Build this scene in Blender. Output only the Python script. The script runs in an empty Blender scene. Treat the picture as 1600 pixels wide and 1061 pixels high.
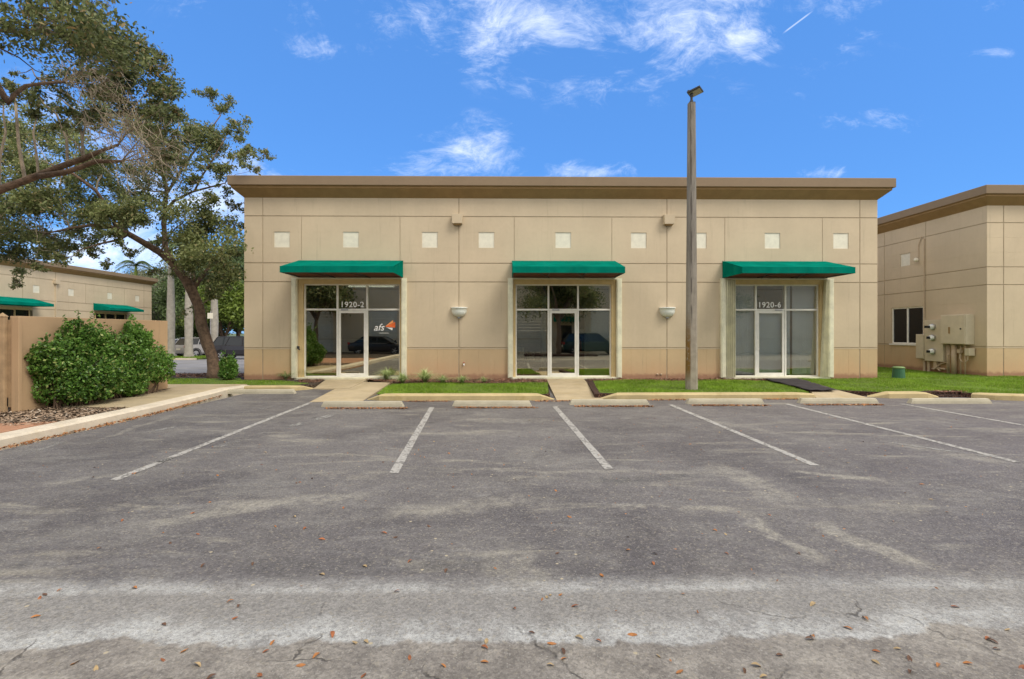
import bpy, bmesh, math, random
import numpy as np
from mathutils import Vector, Matrix
random.seed(7); RNG = np.random.default_rng(11)
S = bpy.context.scene
C = S.collection
R = math.radians
# ---------------------------------------------------------------- camera
F_PX = 800.0; CAM_H = 1.58; CAM_D = 17.78; YAW = R(0.82); HOR = 520.0
cam = bpy.data.cameras.new('camera'); camo = bpy.data.objects.new('camera', cam); C.objects.link(camo)
cam.sensor_width = 36; cam.lens = 18.0; cam.clip_end = 5000; cam.clip_start = 0.05
cam.shift_y = -10.5 / 1600
camo.location = (0, -CAM_D, CAM_H); camo.rotation_euler = (R(90), 0, -YAW)
S.camera = camo
# ---------------------------------------------------------------- node helper
class NT:
    def __init__(s, tree): s.t = tree; s.n = tree.nodes; s.l = tree.links
    def node(s, typ, **kw):
        n = s.n.new(typ)
        for k, v in kw.items():
            if k[0] == '_': setattr(n, k[1:], v)
        return n
    def put(s, sock, v):
        if v is None: return
        if isinstance(v, bpy.types.NodeSocket): s.l.new(v, sock)
        else:
            if sock.type == 'RGBA' and isinstance(v, (tuple, list)) and len(v) == 3: v = (*v, 1)
            sock.default_value = v
    def math(s, op, a, b=None, c=None, clamp=False):
        n = s.n.new('ShaderNodeMath'); n.operation = op; n.use_clamp = clamp
        s.put(n.inputs[0], a); s.put(n.inputs[1], b); s.put(n.inputs[2], c); return n.outputs[0]
    def mix(s, f, a, b, mode='MIX'):
        n = s.n.new('ShaderNodeMix'); n.data_type = 'RGBA'; n.blend_type = mode; n.clamp_factor = True
        s.put(n.inputs[0], f); s.put(n.inputs[6], a); s.put(n.inputs[7], b); return n.outputs[2]
    def noise(s, vec, scale, detail=4, rough=.55, dist=0, lac=2):
        n = s.n.new('ShaderNodeTexNoise'); s.put(n.inputs['Vector'], vec)
        n.inputs['Scale'].default_value = scale; n.inputs['Detail'].default_value = detail
        n.inputs['Roughness'].default_value = rough; n.inputs['Distortion'].default_value = dist; n.inputs['Lacunarity'].default_value = lac
        return n.outputs['Fac']
    def vor(s, vec, scale, feature='F1', rand=1.0):
        n = s.n.new('ShaderNodeTexVoronoi'); n.feature = feature; s.put(n.inputs['Vector'], vec)
        n.inputs['Scale'].default_value = scale; n.inputs['Randomness'].default_value = rand
        return n
    def step(s, v, a, b, lo=0., hi=1.):
        n = s.n.new('ShaderNodeMapRange'); n.interpolation_type = 'SMOOTHSTEP'; n.clamp = True
        s.put(n.inputs[0], v); n.inputs[1].default_value = a; n.inputs[2].default_value = b
        n.inputs[3].default_value = lo; n.inputs[4].default_value = hi; return n.outputs[0]
    def comb(s, x, y, z=0.):
        n = s.n.new('ShaderNodeCombineXYZ'); s.put(n.inputs[0], x); s.put(n.inputs[1], y); s.put(n.inputs[2], z); return n.outputs[0]
    def sep(s, v):
        n = s.n.new('ShaderNodeSeparateXYZ'); s.put(n.inputs[0], v); return n.outputs
    def mapv(s, v, scale=(1, 1, 1), loc=(0, 0, 0), rot=(0, 0, 0)):
        n = s.n.new('ShaderNodeMapping'); s.put(n.inputs[0], v); n.inputs['Location'].default_value = loc
        n.inputs['Scale'].default_value = scale; n.inputs['Rotation'].default_value = rot; return n.outputs[0]
# ---------------------------------------------------------------- world: blue sky ahead, unseen cloud cover overhead, behind and beside added for neutral light
SUN_EL, SUN_AZ = 51, 132     # azimuth from +Y clockwise: behind the camera, to the right
w = bpy.data.worlds.new('World'); S.world = w; w.use_nodes = True
W = NT(w.node_tree)
for n in list(W.n): W.n.remove(n)
sky = W.node('ShaderNodeTexSky', _sky_type='NISHITA'); sky.sun_disc = False
sky.sun_elevation = R(SUN_EL); sky.sun_rotation = R(SUN_AZ); sky.air_density = 1.0; sky.dust_density = .3; sky.ozone_density = 3.0
tc = W.node('ShaderNodeTexCoord'); dirv = tc.outputs['Generated']
dx, dy, dz = W.sep(dirv)
ys = W.math('MAXIMUM', dy, .04)
u = W.math('DIVIDE', dx, ys); v = W.math('DIVIDE', dz, ys)
uv = W.comb(u, v, 0)
warp = W.node('ShaderNodeTexNoise'); W.put(warp.inputs['Vector'], uv); warp.inputs['Scale'].default_value = 5; warp.inputs['Detail'].default_value = 3
wv = W.node('ShaderNodeVectorMath', _operation='MULTIPLY_ADD'); W.put(wv.inputs[0], warp.outputs['Color']); wv.inputs[1].default_value = (.14, .07, 0); W.put(wv.inputs[2], uv)
cn = W.noise(W.mapv(wv.outputs[0], (1, 1.7, 1), rot=(0, 0, R(-20))), 4.2, 14, .70, .7)
mask = None
for (px, py, ru, rv, g) in [(700, 18, .17, .055, .8), (840, 40, .22, .09, .95), (900, 60, .17, .10, .7), (1060, 35, .17, .10, 1.0), (1150, 60, .12, .10, .8), (960, 110, .24, .06, .6),
                            (740, 235, .075, .055, 1.05), (700, 262, .13, .03, .75), (920, 268, .08, .02, .85), (530, 75, .1, .03, .55),
                            (1270, 100, .12, .05, .5), (1370, 182, .1, .03, .5), (1565, 76, .05, .015, .65), (685, 213, .05, .02, .5), (330, 320, .22, .10, .9), (180, 395, .22, .07, 1.2),
                            (270, 440, .15, .05, 1.1), (30, 250, .22, .2, .75), (1300, 268, .08, .015, .55), (900, -60, .8, .13, .8)]:
    a = W.math('DIVIDE', W.math('SUBTRACT', u, (px - 788) / 800), ru); b = W.math('DIVIDE', W.math('SUBTRACT', v, (520 - py) / 800), rv)
    r = W.math('SQRT', W.math('ADD', W.math('MULTIPLY', a, a), W.math('MULTIPLY', b, b)))
    m = W.step(r, 1.8, -.1, 0, g)
    mask = m if mask is None else W.math('MAXIMUM', mask, m)
ahead = W.step(dy, .1, .3)
fine = W.noise(W.mapv(wv.outputs[0], (1, 2.2, 1), rot=(0, 0, R(-24))), 17, 10, .72, .9)
cn2 = W.math('ADD', W.math('MULTIPLY', W.math('SUBTRACT', cn, .5), 1.5), W.math('MULTIPLY', W.math('SUBTRACT', fine, .5), .55))
cl = W.step(W.math('ADD', cn2, W.math('MULTIPLY', mask, .55)), .16, .92)
cl = W.math('MULTIPLY', W.math('MULTIPLY', W.math('MULTIPLY', cl, W.step(mask, .02, .2)), ahead), .85)
trail = W.math('ABSOLUTE', W.math('SUBTRACT', W.math('SUBTRACT', v, .61), W.math('MULTIPLY', W.math('SUBTRACT', u, .575), .75)))
tr = W.math('MULTIPLY', W.step(trail, .0028, .0004), W.math('MULTIPLY', W.step(u, .545, .56), W.step(u, .612, .59)))
cl = W.math('MAXIMUM', cl, W.math('MULTIPLY', tr, .35))
back = W.math('MAXIMUM', W.step(dy, .58, .25), W.step(dz, .68, .88))  # mask of the out-of-view clouds, added to whiten the light on the scene
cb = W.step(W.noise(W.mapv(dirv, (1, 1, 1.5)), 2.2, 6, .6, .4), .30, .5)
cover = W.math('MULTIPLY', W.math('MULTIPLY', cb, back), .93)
cover = W.math('MAXIMUM', cl, cover)
b1 = W.node('ShaderNodeBackground'); b1.inputs['Strength'].default_value = .105
skc = W.mix(1.0, sky.outputs[0], (.70, 1.17, 1.60), 'MULTIPLY')
skc = W.mix(.72, skc, (.63, 1.9, 4.95))
W.put(b1.inputs['Color'], skc)
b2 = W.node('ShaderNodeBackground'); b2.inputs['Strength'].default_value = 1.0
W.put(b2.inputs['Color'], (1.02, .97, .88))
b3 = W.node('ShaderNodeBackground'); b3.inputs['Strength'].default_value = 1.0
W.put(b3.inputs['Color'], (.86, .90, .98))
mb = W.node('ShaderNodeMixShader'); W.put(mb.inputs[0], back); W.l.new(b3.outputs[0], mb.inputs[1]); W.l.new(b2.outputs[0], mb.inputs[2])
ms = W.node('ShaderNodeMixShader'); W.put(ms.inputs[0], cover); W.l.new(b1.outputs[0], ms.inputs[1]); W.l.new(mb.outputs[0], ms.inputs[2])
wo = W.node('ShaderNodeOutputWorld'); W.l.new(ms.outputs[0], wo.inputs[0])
# ---------------------------------------------------------------- sun (soft, filtered by cloud) and exposure
sl = bpy.data.lights.new('sun', 'SUN'); sl.energy = 1.45; sl.angle = R(24); sl.color = (1, .93, .82)
so = bpy.data.objects.new('sun', sl); C.objects.link(so)
sd = Vector((math.sin(R(SUN_AZ)) * math.cos(R(SUN_EL)), math.cos(R(SUN_AZ)) * math.cos(R(SUN_EL)), math.sin(R(SUN_EL))))
so.rotation_euler = sd.to_track_quat('Z', 'Y').to_euler(); so.location = sd * 50
S.view_settings.view_transform = 'Standard'; S.view_settings.look = 'None'; S.view_settings.gamma = 1; S.view_settings.exposure = 0.67
S.render.engine = 'CYCLES'
S.cycles.max_bounces = 6; S.cycles.transparent_max_bounces = 12
# ---------------------------------------------------------------- layout helpers (metres; the facade is the plane Y = 0)
def ray(px, py):
    a = (px - 800) / F_PX; b = (HOR - py) / F_PX
    return a * math.cos(YAW) + math.sin(YAW), math.cos(YAW) - a * math.sin(YAW), b
def G(px, py, z=0.0):
    x, y, b = ray(px, py); t = (z - CAM_H) / b
    return (x * t, y * t - CAM_D, z)
def A(px, py, Y=0.0):
    x, y, b = ray(px, py); t = (Y + CAM_D) / y
    return (x * t, Y, CAM_H + b * t)
def FX(px): return A(px, 520)[0]
def FZ(py): return CAM_H + (HOR - py) / 45.0
# ---------------------------------------------------------------- mesh helpers
class MB:
    def __init__(s): s.v = []; s.f = []; s.m = []
    def add(s, vs, fs, mi=0):
        k = len(s.v); s.v += [tuple(p) for p in vs]; s.f += [tuple(i + k for i in f) for f in fs]; s.m += [mi] * len(fs); return s
    def box(s, a, b, mi=0, fn=None):
        (x0, y0, z0), (x1, y1, z1) = a, b
        x0, x1 = min(x0, x1), max(x0, x1); y0, y1 = min(y0, y1), max(y0, y1); z0, z1 = min(z0, z1), max(z0, z1)
        vs = [(x, y, z) for z in (z0, z1) for y in (y0, y1) for x in (x0, x1)]
        if fn: vs = [fn(*p) for p in vs]
        return s.add(vs, [(0, 2, 3, 1), (4, 5, 7, 6), (0, 1, 5, 4), (2, 6, 7, 3), (0, 4, 6, 2), (1, 3, 7, 5)], mi)
    def prism(s, poly, z0, z1, mi=0):
        n = len(poly)
        bot = [(p[0], p[1], (p[2] if len(p) > 2 and z0 is None else 0) - .15 if z0 is None else z0) for p in poly]
        top = [(p[0], p[1], p[2] if z1 is None else z1) for p in poly]
        s.add(bot + top, [tuple(range(n))[::-1], tuple(range(n, 2 * n))] + [(i, (i + 1) % n, n + (i + 1) % n, n + i) for i in range(n)], mi); return s
    def tube(s, pts, rads, n=8, mi=0, cap=True):
        pts = [Vector(p) for p in pts]
        if not hasattr(rads, '__len__'): rads = [rads] * len(pts)
        k = len(s.v); up = None
        for i, p in enumerate(pts):
            t = (pts[min(i + 1, len(pts) - 1)] - pts[max(i - 1, 0)])
            t = t.normalized() if t.length > 1e-9 else Vector((0, 0, 1))
            if up is None:
                up = Vector((0, 0, 1)) if abs(t.z) < .9 else Vector((0, 1, 0))
            a = t.cross(up); a = a.normalized() if a.length > 1e-6 else Vector((1, 0, 0)); b = t.cross(a); up = -b if False else up
            for j in range(n):
                th = 2 * math.pi * j / n
                s.v.append(tuple(p + (a * math.cos(th) + b * math.sin(th)) * rads[i]))
        for i in range(len(pts) - 1):
            for j in range(n):
                q = k + i * n; s.f.append((q + j, q + (j + 1) % n, q + n + (j + 1) % n, q + n + j)); s.m.append(mi)
        if cap:
            s.f.append(tuple(k + j for j in range(n))[::-1]); s.m.append(mi)
            q = k + (len(pts) - 1) * n; s.f.append(tuple(q + j for j in range(n))); s.m.append(mi)
        return s
    def lathe(s, prof, c=(0, 0, 0), n=16, a0=0, a1=2 * math.pi, mi=0):
        full = abs(a1 - a0 - 2 * math.pi) < 1e-6; k = len(s.v); m = n if full else n + 1
        for (r, z) in prof:
            for j in range(m):
                th = a0 + (a1 - a0) * j / n
                s.v.append((c[0] + r * math.cos(th), c[1] + r * math.sin(th), c[2] + z))
        for i in range(len(prof) - 1):
            for j in range(n):
                j2 = (j + 1) % m; s.f.append((k + i * m + j, k + i * m + j2, k + (i + 1) * m + j2, k + (i + 1) * m + j)); s.m.append(mi)
        return s
    def xf(s, M):
        s.v = [tuple(M @ Vector(p)) for p in s.v]; return s
    def build(s, name, mats, parent=None, bevel=0, smooth=False, seg=2):
        me = bpy.data.meshes.new(name); me.from_pydata(s.v, [], s.f)
        if not isinstance(mats, (list, tuple)): mats = [mats]
        for m in mats: me.materials.append(m)
        if len(mats) > 1: me.polygons.foreach_set('material_index', s.m)
        bm = bmesh.new(); bm.from_mesh(me); bmesh.ops.recalc_face_normals(bm, faces=bm.faces); bm.to_mesh(me); bm.free()
        if smooth: me.polygons.foreach_set('use_smooth', [True] * len(me.polygons))
        me.update()
        o = bpy.data.objects.new(name, me); C.objects.link(o)
        if parent: o.parent = parent
        if bevel:
            b = o.modifiers.new('bevel', 'BEVEL'); b.width = bevel; b.segments = seg; b.limit_method = 'ANGLE'
        return o
def fastmesh(name, V, Fc, mat, parent=None, smooth=False):
    V = np.asarray(V, dtype=np.float32).reshape(-1, 3); Fc = np.asarray(Fc, dtype=np.int32)
    n = Fc.shape[1]; me = bpy.data.meshes.new(name)
    me.vertices.add(len(V)); me.vertices.foreach_set('co', V.ravel())
    me.loops.add(Fc.size); me.loops.foreach_set('vertex_index', Fc.ravel())
    me.polygons.add(len(Fc)); me.polygons.foreach_set('loop_start', np.arange(0, Fc.size, n, dtype=np.int32))
    me.update(calc_edges=True); me.validate()
    for m in (mat if isinstance(mat, list) else [mat]): me.materials.append(m)
    if smooth: me.polygons.foreach_set('use_smooth', [True] * len(me.polygons))
    o = bpy.data.objects.new(name, me); C.objects.link(o)
    if parent: o.parent = parent
    return o
def tag(o, label=None, cat=None, group=None, kind=None):
    if label: o['label'] = label
    if cat: o['category'] = cat
    if group: o['group'] = group
    if kind: o['kind'] = kind
    return o
def thing(name, label, cat, loc=(0, 0, 0), rz=0, group=None):
    o = bpy.data.objects.new(name, None); C.objects.link(o); o.location = loc; o.rotation_euler = (0, 0, rz); o.empty_display_size = .2
    return tag(o, label, cat, group)
KIDS = {}
def copy_tree(o, parent=None):
    c = o.copy(); C.objects.link(c); c.parent = parent
    for ch in [x for x in S.objects if x.parent is o]: copy_tree(ch, c)
    return c
def structure(o, label=None): return tag(o, label=label, kind='structure')
# ---------------------------------------------------------------- materials
def newmat(name):
    m = bpy.data.materials.new(name); m.use_nodes = True; t = NT(m.node_tree); p = t.n['Principled BSDF']; return m, t, p
def bump(t, p, h, strength=.3, dist=.01):
    b = t.node('ShaderNodeBump'); b.inputs['Strength'].default_value = strength; b.inputs['Distance'].default_value = dist
    t.put(b.inputs['Height'], h); t.l.new(b.outputs[0], p.inputs['Normal'])
def pos(t): return t.node('ShaderNodeNewGeometry').outputs['Position']
def simple(name, col, rough=.6, var=.12, scale=3, metal=0, bmp=0, bscale=80, spec=.5):
    m, t, p = newmat(name); P = pos(t)
    n = t.noise(P, scale, 5, .6)
    c2 = tuple(c * (1 - var) for c in col); c1 = tuple(min(1, c * (1 + var)) for c in col)
    t.put(p.inputs['Base Color'], t.mix(t.step(n, .3, .7), c2, c1))
    p.inputs['Roughness'].default_value = rough; p.inputs['Metallic'].default_value = metal; p.inputs['Specular IOR Level'].default_value = spec
    if bmp: bump(t, p, t.noise(P, bscale, 3), bmp, .01)
    return m
def wall_mat(name, col, base=False):
    m, t, p = newmat(name); P = pos(t); x, y, z = t.sep(P)
    big = t.noise(P, .55, 4, .6); streak = t.noise(t.mapv(P, (5, 5, .25)), 1, 5, .6); fine = t.noise(P, 9, 5, .6)
    c = t.mix(t.step(big, .3, .7), tuple(k * .93 for k in col), tuple(k * 1.05 for k in col))
    c = t.mix(t.math('MULTIPLY', t.step(streak, .5, .8), .22), c, tuple(k * q for k, q in zip(col, (1.12, 1.12, 1.15))))
    drip = t.noise(t.mapv(P, (2.2, 2.2, .12), loc=(3, 1, 0)), 2.6, 8, .75)
    c = t.mix(t.math('MULTIPLY', t.step(drip, .55, .78), .36), c, (.23, .19, .13))
    c = t.mix(t.math('MULTIPLY', t.step(fine, .4, .7), .06), c, tuple(k * .6 for k in col))
    if base:   # rusty irrigation stain with a ragged upper edge
        e = t.math('ADD', z, t.math('MULTIPLY', t.noise(t.mapv(P, (1, 1, .3)), 1.1, 6, .65), -1.25))
        c = t.mix(t.math('MULTIPLY', t.step(e, .2, -.55), .42), c, (.60, .34, .19))
        c = t.mix(t.math('MULTIPLY', t.step(t.math('ADD', z, t.math('MULTIPLY', t.noise(P, 7, 4), -.2)), .1, -.04), .6), c, (.24, .10, .07))
    t.put(p.inputs['Base Color'], c); p.inputs['Roughness'].default_value = .85; p.inputs['Specular IOR Level'].default_value = .25
    bump(t, p, t.noise(P, 90, 4, .6), .25, .006); return m
M = {}
M['wall'] = wall_mat('stucco', (.58, .475, .335)); M['wall_base'] = wall_mat('stucco_base', (.57, .42, .25), True)
M['groove'] = simple('groove', (.40, .32, .22), .9)
M['cornice'] = wall_mat('cornice_paint', (.245, .18, .118)); M['soffit'] = simple('soffit_paint', (.30, .185, .075), .85, .08)
M['tile'] = simple('cream_tile', (.74, .70, .57), .5, .06, 6)
M['cream'] = simple('cream_metal', (.74, .71, .53), .45, .1, 4)
M['head'] = simple('header_paint', (.66, .50, .25), .7, .08)
M['alu'] = simple('white_frame', (.82, .80, .73), .4, .06, 5)
M['dark'] = simple('dark_metal', (.03, .03, .032), .5)
M['black'] = simple('black_rubber', (.012, .012, .013), .75)
M['steel'] = simple('steel', (.45, .45, .45), .35, .1, 8, metal=.8)
M['white'] = simple('white_vinyl', (.85, .84, .8), .6, .02)
M['orange'] = simple('orange_vinyl', (.85, .16, .03), .5, .02); M['lorange'] = simple('light_orange_vinyl', (.9, .36, .12), .5, .02)
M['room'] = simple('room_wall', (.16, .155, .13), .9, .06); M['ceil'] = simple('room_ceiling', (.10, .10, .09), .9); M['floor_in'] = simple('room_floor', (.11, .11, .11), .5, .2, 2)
M['blue'] = simple('blue_panel', (.012, .02, .06), .7); M['grayb'] = simple('grey_board', (.58, .68, .74), .8, .05)
M['blind'] = simple('blind', (.74, .82, .86), .8, .05); M['red'] = simple('red_paint', (.5, .02, .02), .35)
M['concrete'] = None
def concrete(name, col, stain=(.36, .29, .13), amt=.55, rough=.85):
    m, t, p = newmat(name); P = pos(t)
    a = t.noise(P, 1.3, 6, .65); b = t.noise(P, 14, 6, .7); d = t.vor(P, 95).outputs['Distance']
    c = t.mix(t.step(a, .32, .66), tuple(k * .86 for k in col), tuple(k * 1.08 for k in col))
    c = t.mix(t.math('MULTIPLY', t.step(t.noise(P, 2.4, 6, .7), .5, .72), amt), c, stain)
    c = t.mix(t.math('MULTIPLY', t.step(b, .52, .75), .3), c, tuple(k * .45 for k in col))
    c = t.mix(t.math('MULTIPLY', t.step(d, .28, .0), .3), c, tuple(k * .5 for k in col))
    t.put(p.inputs['Base Color'], c); p.inputs['Roughness'].default_value = rough; p.inputs['Specular IOR Level'].default_value = .3
    bump(t, p, t.math('ADD', b, t.math('MULTIPLY', d, .6)), .35, .008); return m
M['concrete'] = concrete('kerb_concrete', (.50, .40, .215), (.34, .25, .09)); M['walk'] = concrete('walk_concrete', (.45, .365, .235), (.40, .30, .13), .5)
M['stop'] = concrete('wheel_stop_concrete', (.45, .41, .31), (.36, .33, .24)); M['pole'] = concrete('pole_concrete', (.22, .19, .145), (.20, .12, .04), .35)
M['kerb_pale'] = concrete('pale_kerb_concrete', (.66, .58, .46), (.52, .42, .24), .35)
M['patch'] = concrete('red_concrete', (.42, .22, .13), (.3, .2, .12))
def asphalt_mat():
    m, t, p = newmat('lot_asphalt'); P = pos(t); x, y, z = t.sep(P)
    n1 = t.noise(P, .35, 6, .62, .6); n2 = t.noise(P, 1.3, 7, .66, .4); ns = t.noise(t.mapv(P, (.45, 1.9, 1), rot=(0, 0, R(7))), 1.1, 7, .68, .5)
    n5 = t.noise(P, 9, 6, .7)
    warp = t.noise(P, 1.1, 5, .65)
    seal = t.mix(t.step(n1, .35, .62), (.100, .089, .086), (.150, .136, .128))
    seal = t.mix(t.math('MULTIPLY', t.step(x, 0, 12), .5), seal, (.135, .114, .118))
    seal = t.mix(t.math('MULTIPLY', t.step(n2, .5, .75), .5), seal, (.205, .19, .17))
    seal = t.mix(t.math('MULTIPLY', t.step(n2, .45, .25), .4), seal, (.076, .068, .065))
    bl = t.step(t.noise(t.mapv(P, (1, 1.25, 1), loc=(4.2, 1.7, 0)), .9, 9, .74, .5), .47, .66)
    seal = t.mix(t.math('MULTIPLY', bl, .5), seal, (.235, .218, .19))
    # tan scuffed patches
    sp = t.step(ns, .54, .70)
    seal = t.mix(t.math('MULTIPLY', sp, .75), seal, (.30, .272, .215))
    # drifting light swathes that curve across the aisle, each at its own place
    def swathe(x0, y0, x1, y1, wid, amt, col, seal, k=.8):
        L = math.hypot(x1 - x0, y1 - y0); cx, cy = (x1 - x0) / L, (y1 - y0) / L
        wx = t.math('ADD', x, t.math('MULTIPLY', t.math('SUBTRACT', warp, .5), k)); wy = t.math('ADD', y, t.math('MULTIPLY', t.math('SUBTRACT', n2, .5), k))
        X = t.math('SUBTRACT', wx, x0); Y = t.math('SUBTRACT', wy, y0)
        al = t.math('ADD', t.math('MULTIPLY', X, cx), t.math('MULTIPLY', Y, cy)); ac = t.math('ABSOLUTE', t.math('SUBTRACT', t.math('MULTIPLY', X, cy), t.math('MULTIPLY', Y, cx)))
        e = t.math('MULTIPLY', t.step(al, 0, L * .2), t.step(al, L, L * .7))
        f = t.math('MULTIPLY', e, t.step(ac, wid, wid * .25))
        f = t.math('MULTIPLY', f, t.step(t.math('ADD', t.math('MULTIPLY', n5, .6), t.math('MULTIPLY', n2, .4)), .38, .58, .08, 1))
        return t.mix(t.math('MULTIPLY', f, amt), seal, col)
    for (a, b, wd, am) in [((940, 790), (1180, 800), .12, .8), ((1140, 800), (1300, 890), .13, .75), ((1210, 735), (1400, 752), .16, .7), ((1110, 720), (1260, 800), .3, .5),
                           ((1260, 810), (1480, 905), .17, .7), ((560, 800), (900, 780), .3, .5), ((180, 830), (460, 780), .22, .6), ((800, 850), (830, 960), .3, .5),
                           ((40, 760), (260, 735), .14, .55), ((300, 790), (620, 770), .16, .5), ((660, 735), (1180, 738), .12, .45), ((140, 690), (300, 640), .12, .5),
                           ((1100, 655), (1250, 685), .2, .45), ((1380, 690), (1600, 730), .25, .4), ((700, 655), (900, 660), .3, .35)]:
        g0, g1 = G(*a, -.15), G(*b, -.15)
        seal = swathe(g0[0], g0[1], g1[0], g1[1], wd, am, (.36, .33, .265), seal)
    g0, g1 = G(900, 752, -.15), G(1130, 742, -.15)
    seal = swathe(g0[0], g0[1], g1[0], g1[1], .16, .7, (.07, .067, .062), seal, .4)
    g0, g1 = G(330, 885, -.15), G(860, 880, -.15)
    seal = swathe(g0[0], g0[1], g1[0], g1[1], .22, .45, (.085, .079, .075), seal, .4)
    # tyre dust along the wheel path
    seal = t.mix(t.math('MULTIPLY', t.step(t.noise(t.mapv(P, (.6, 2.2, 1)), 2.4, 9, .78, .8), .5, .72), .42), seal, (.28, .265, .24))
    # oil drips in bays
    oil = t.step(t.vor(t.mapv(P, (1, 1, 1)), .75).outputs['Distance'], .1, .03)
    seal = t.mix(t.math('MULTIPLY', oil, .55), seal, (.035, .033, .033))
    # worn edge of the seal coat (pale band) and the old surface before it
    yn = t.math('ADD', y, t.math('ADD', t.math('MULTIPLY', t.math('SUBTRACT', t.noise(t.comb(x, 0, 0), .55, 6, .62), .5), -1.1), t.math('MULTIPLY', t.math('SUBTRACT', n5, .5), .10)))
    gr = t.vor(P, 120).outputs['Distance']; gr2 = t.vor(P, 55).outputs['Distance']
    y1 = G(800, 915, -.15)[1]; y0 = G(800, 1000, -.15)[1]
    yb = t.math('ADD', y, t.math('MULTIPLY', t.math('SUBTRACT', t.noise(t.comb(x, 3, 0), .5, 4, .6), .5), .12))
    band = t.step(t.math('ADD', yb, t.math('MULTIPLY', t.math('SUBTRACT', n5, .5), .22)), y1 + .2, y1 - .12)
    inner = t.math('MAXIMUM', t.step(yn, y0 + .32, y0 + .06), t.math('MULTIPLY', t.step(yb, y1 - .13, y1 - .03), .85))
    spk = t.step(t.math('ADD', gr, t.math('MULTIPLY', t.noise(P, 60, 3), .3)), .52, .30)
    bandc = t.mix(t.math('MULTIPLY', spk, .5), (.26, .243, .217), (.15, .138, .122))
    pale = t.mix(t.math('MULTIPLY', spk, .65), (.46, .45, .415), (.16, .153, .14))
    bandc = t.mix(t.math('MULTIPLY', inner, t.step(t.noise(P, 3.2, 8, .75), .36, .58, .15, 1)), bandc, pale)
    c = t.mix(band, seal, bandc)
    old = t.mix(t.step(t.noise(P, 3, 6, .7), .35, .65), (.215, .19, .16), (.315, .283, .237))
    c = t.mix(t.step(yn, y0 + .015, y0 - .03), c, old)
    fg = t.noise(P, 38, 6, .8); mg = t.noise(P, 6, 8, .72)
    c = t.mix(1.0, c, t.comb(*[t.math('ADD', .44, t.math('ADD', t.math('MULTIPLY', fg, .62), t.math('MULTIPLY', mg, .5)))] * 3), 'MULTIPLY')
    st1 = t.vor(P, 62); s1 = t.sep(st1.outputs['Color']); st2 = t.vor(P, 150); s2 = t.sep(st2.outputs['Color'])
    gmul = t.math('ADD', .66, t.math('ADD', t.math('MULTIPLY', s1[0], .42), t.math('MULTIPLY', s2[1], .26)))
    c = t.mix(1.0, c, t.comb(gmul, gmul, gmul), 'MULTIPLY')
    c = t.mix(t.math('MULTIPLY', t.step(s1[1], .9, .97), .35), c, (.40, .35, .26))
    # aggregate speckle
    c = t.mix(t.math('MULTIPLY', t.step(gr, .30, .06), .40), c, (.045, .042, .04))
    sv = t.vor(P, 70); rc = t.sep(sv.outputs['Color'])
    c = t.mix(t.math('MULTIPLY', t.math('MULTIPLY', t.step(sv.outputs['Distance'], .4, .2), t.step(rc[0], .72, .9)), .6), c, (.42, .40, .35))
    pb = t.vor(P, 7); rp = t.sep(pb.outputs['Color'])
    c = t.mix(t.math('MULTIPLY', t.step(pb.outputs['Distance'], .11, .05), t.step(rp[0], .72, .74)), c, (.50, .42, .28))
    # cracks near the seal edge
    cv = t.mapv(P, (1, 1, 1)); wv = t.node('ShaderNodeVectorMath', _operation='MULTIPLY_ADD')
    nz = t.node('ShaderNodeTexNoise'); t.put(nz.inputs['Vector'], P); nz.inputs['Scale'].default_value = 3; nz.inputs['Detail'].default_value = 5
    t.put(wv.inputs[0], nz.outputs['Color']); wv.inputs[1].default_value = (.5, .5, 0); t.put(wv.inputs[2], P)
    cr = t.vor(wv.outputs[0], .75, 'DISTANCE_TO_EDGE').outputs['Distance']
    cm = t.math('MULTIPLY', t.step(cr, .008, .001), t.math('MULTIPLY', t.step(y, y1 - .1, y1 - .35), t.step(n2, .44, .56)))
    c = t.mix(t.math('MULTIPLY', cm, .8), c, (.06, .053, .046))
    c = t.mix(1.0, c, (.925, .94, .975), 'MULTIPLY')
    t.put(p.inputs['Base Color'], c)
    t.put(p.inputs['Roughness'], t.step(n2, .3, .7, .62, .85)); p.inputs['Specular IOR Level'].default_value = .35
    h = t.math('ADD', t.math('ADD', t.math('MULTIPLY', gr, .5), gr2), t.math('MULTIPLY', cm, -4))
    bump(t, p, h, .45, .006); return m
M['asphalt'] = asphalt_mat()
M['road'] = simple('road_asphalt', (.21, .205, .21), .85, .15, .8, bmp=.3)
def paint_mat():
    m, t, p = newmat('worn_line_paint'); P = pos(t)
    n = t.noise(P, 5, 8, .75); g = t.vor(P, 60).outputs['Distance']; g2 = t.vor(P, 22).outputs['Distance']
    c = t.mix(t.step(n, .3, .7), (.33, .315, .29), (.47, .45, .41))
    f = t.math('ADD', t.step(n, .44, .56), t.math('MULTIPLY', t.step(g, .45, .2), .5), clamp=True)
    c = t.mix(t.math('MULTIPLY', t.step(t.math('ADD', n, t.math('MULTIPLY', t.math('SUBTRACT', g2, .4), .35)), .525, .61), .8), c, (.15, .14, .13))
    t.put(p.inputs['Base Color'], c); p.inputs['Roughness'].default_value = .8
    a = t.step(t.math('ADD', t.noise(P, 9, 6, .7), t.math('MULTIPLY', g, -.2)), .17, .28)
    t.put(p.inputs['Alpha'], a); return m
M['paint'] = paint_mat()
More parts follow.
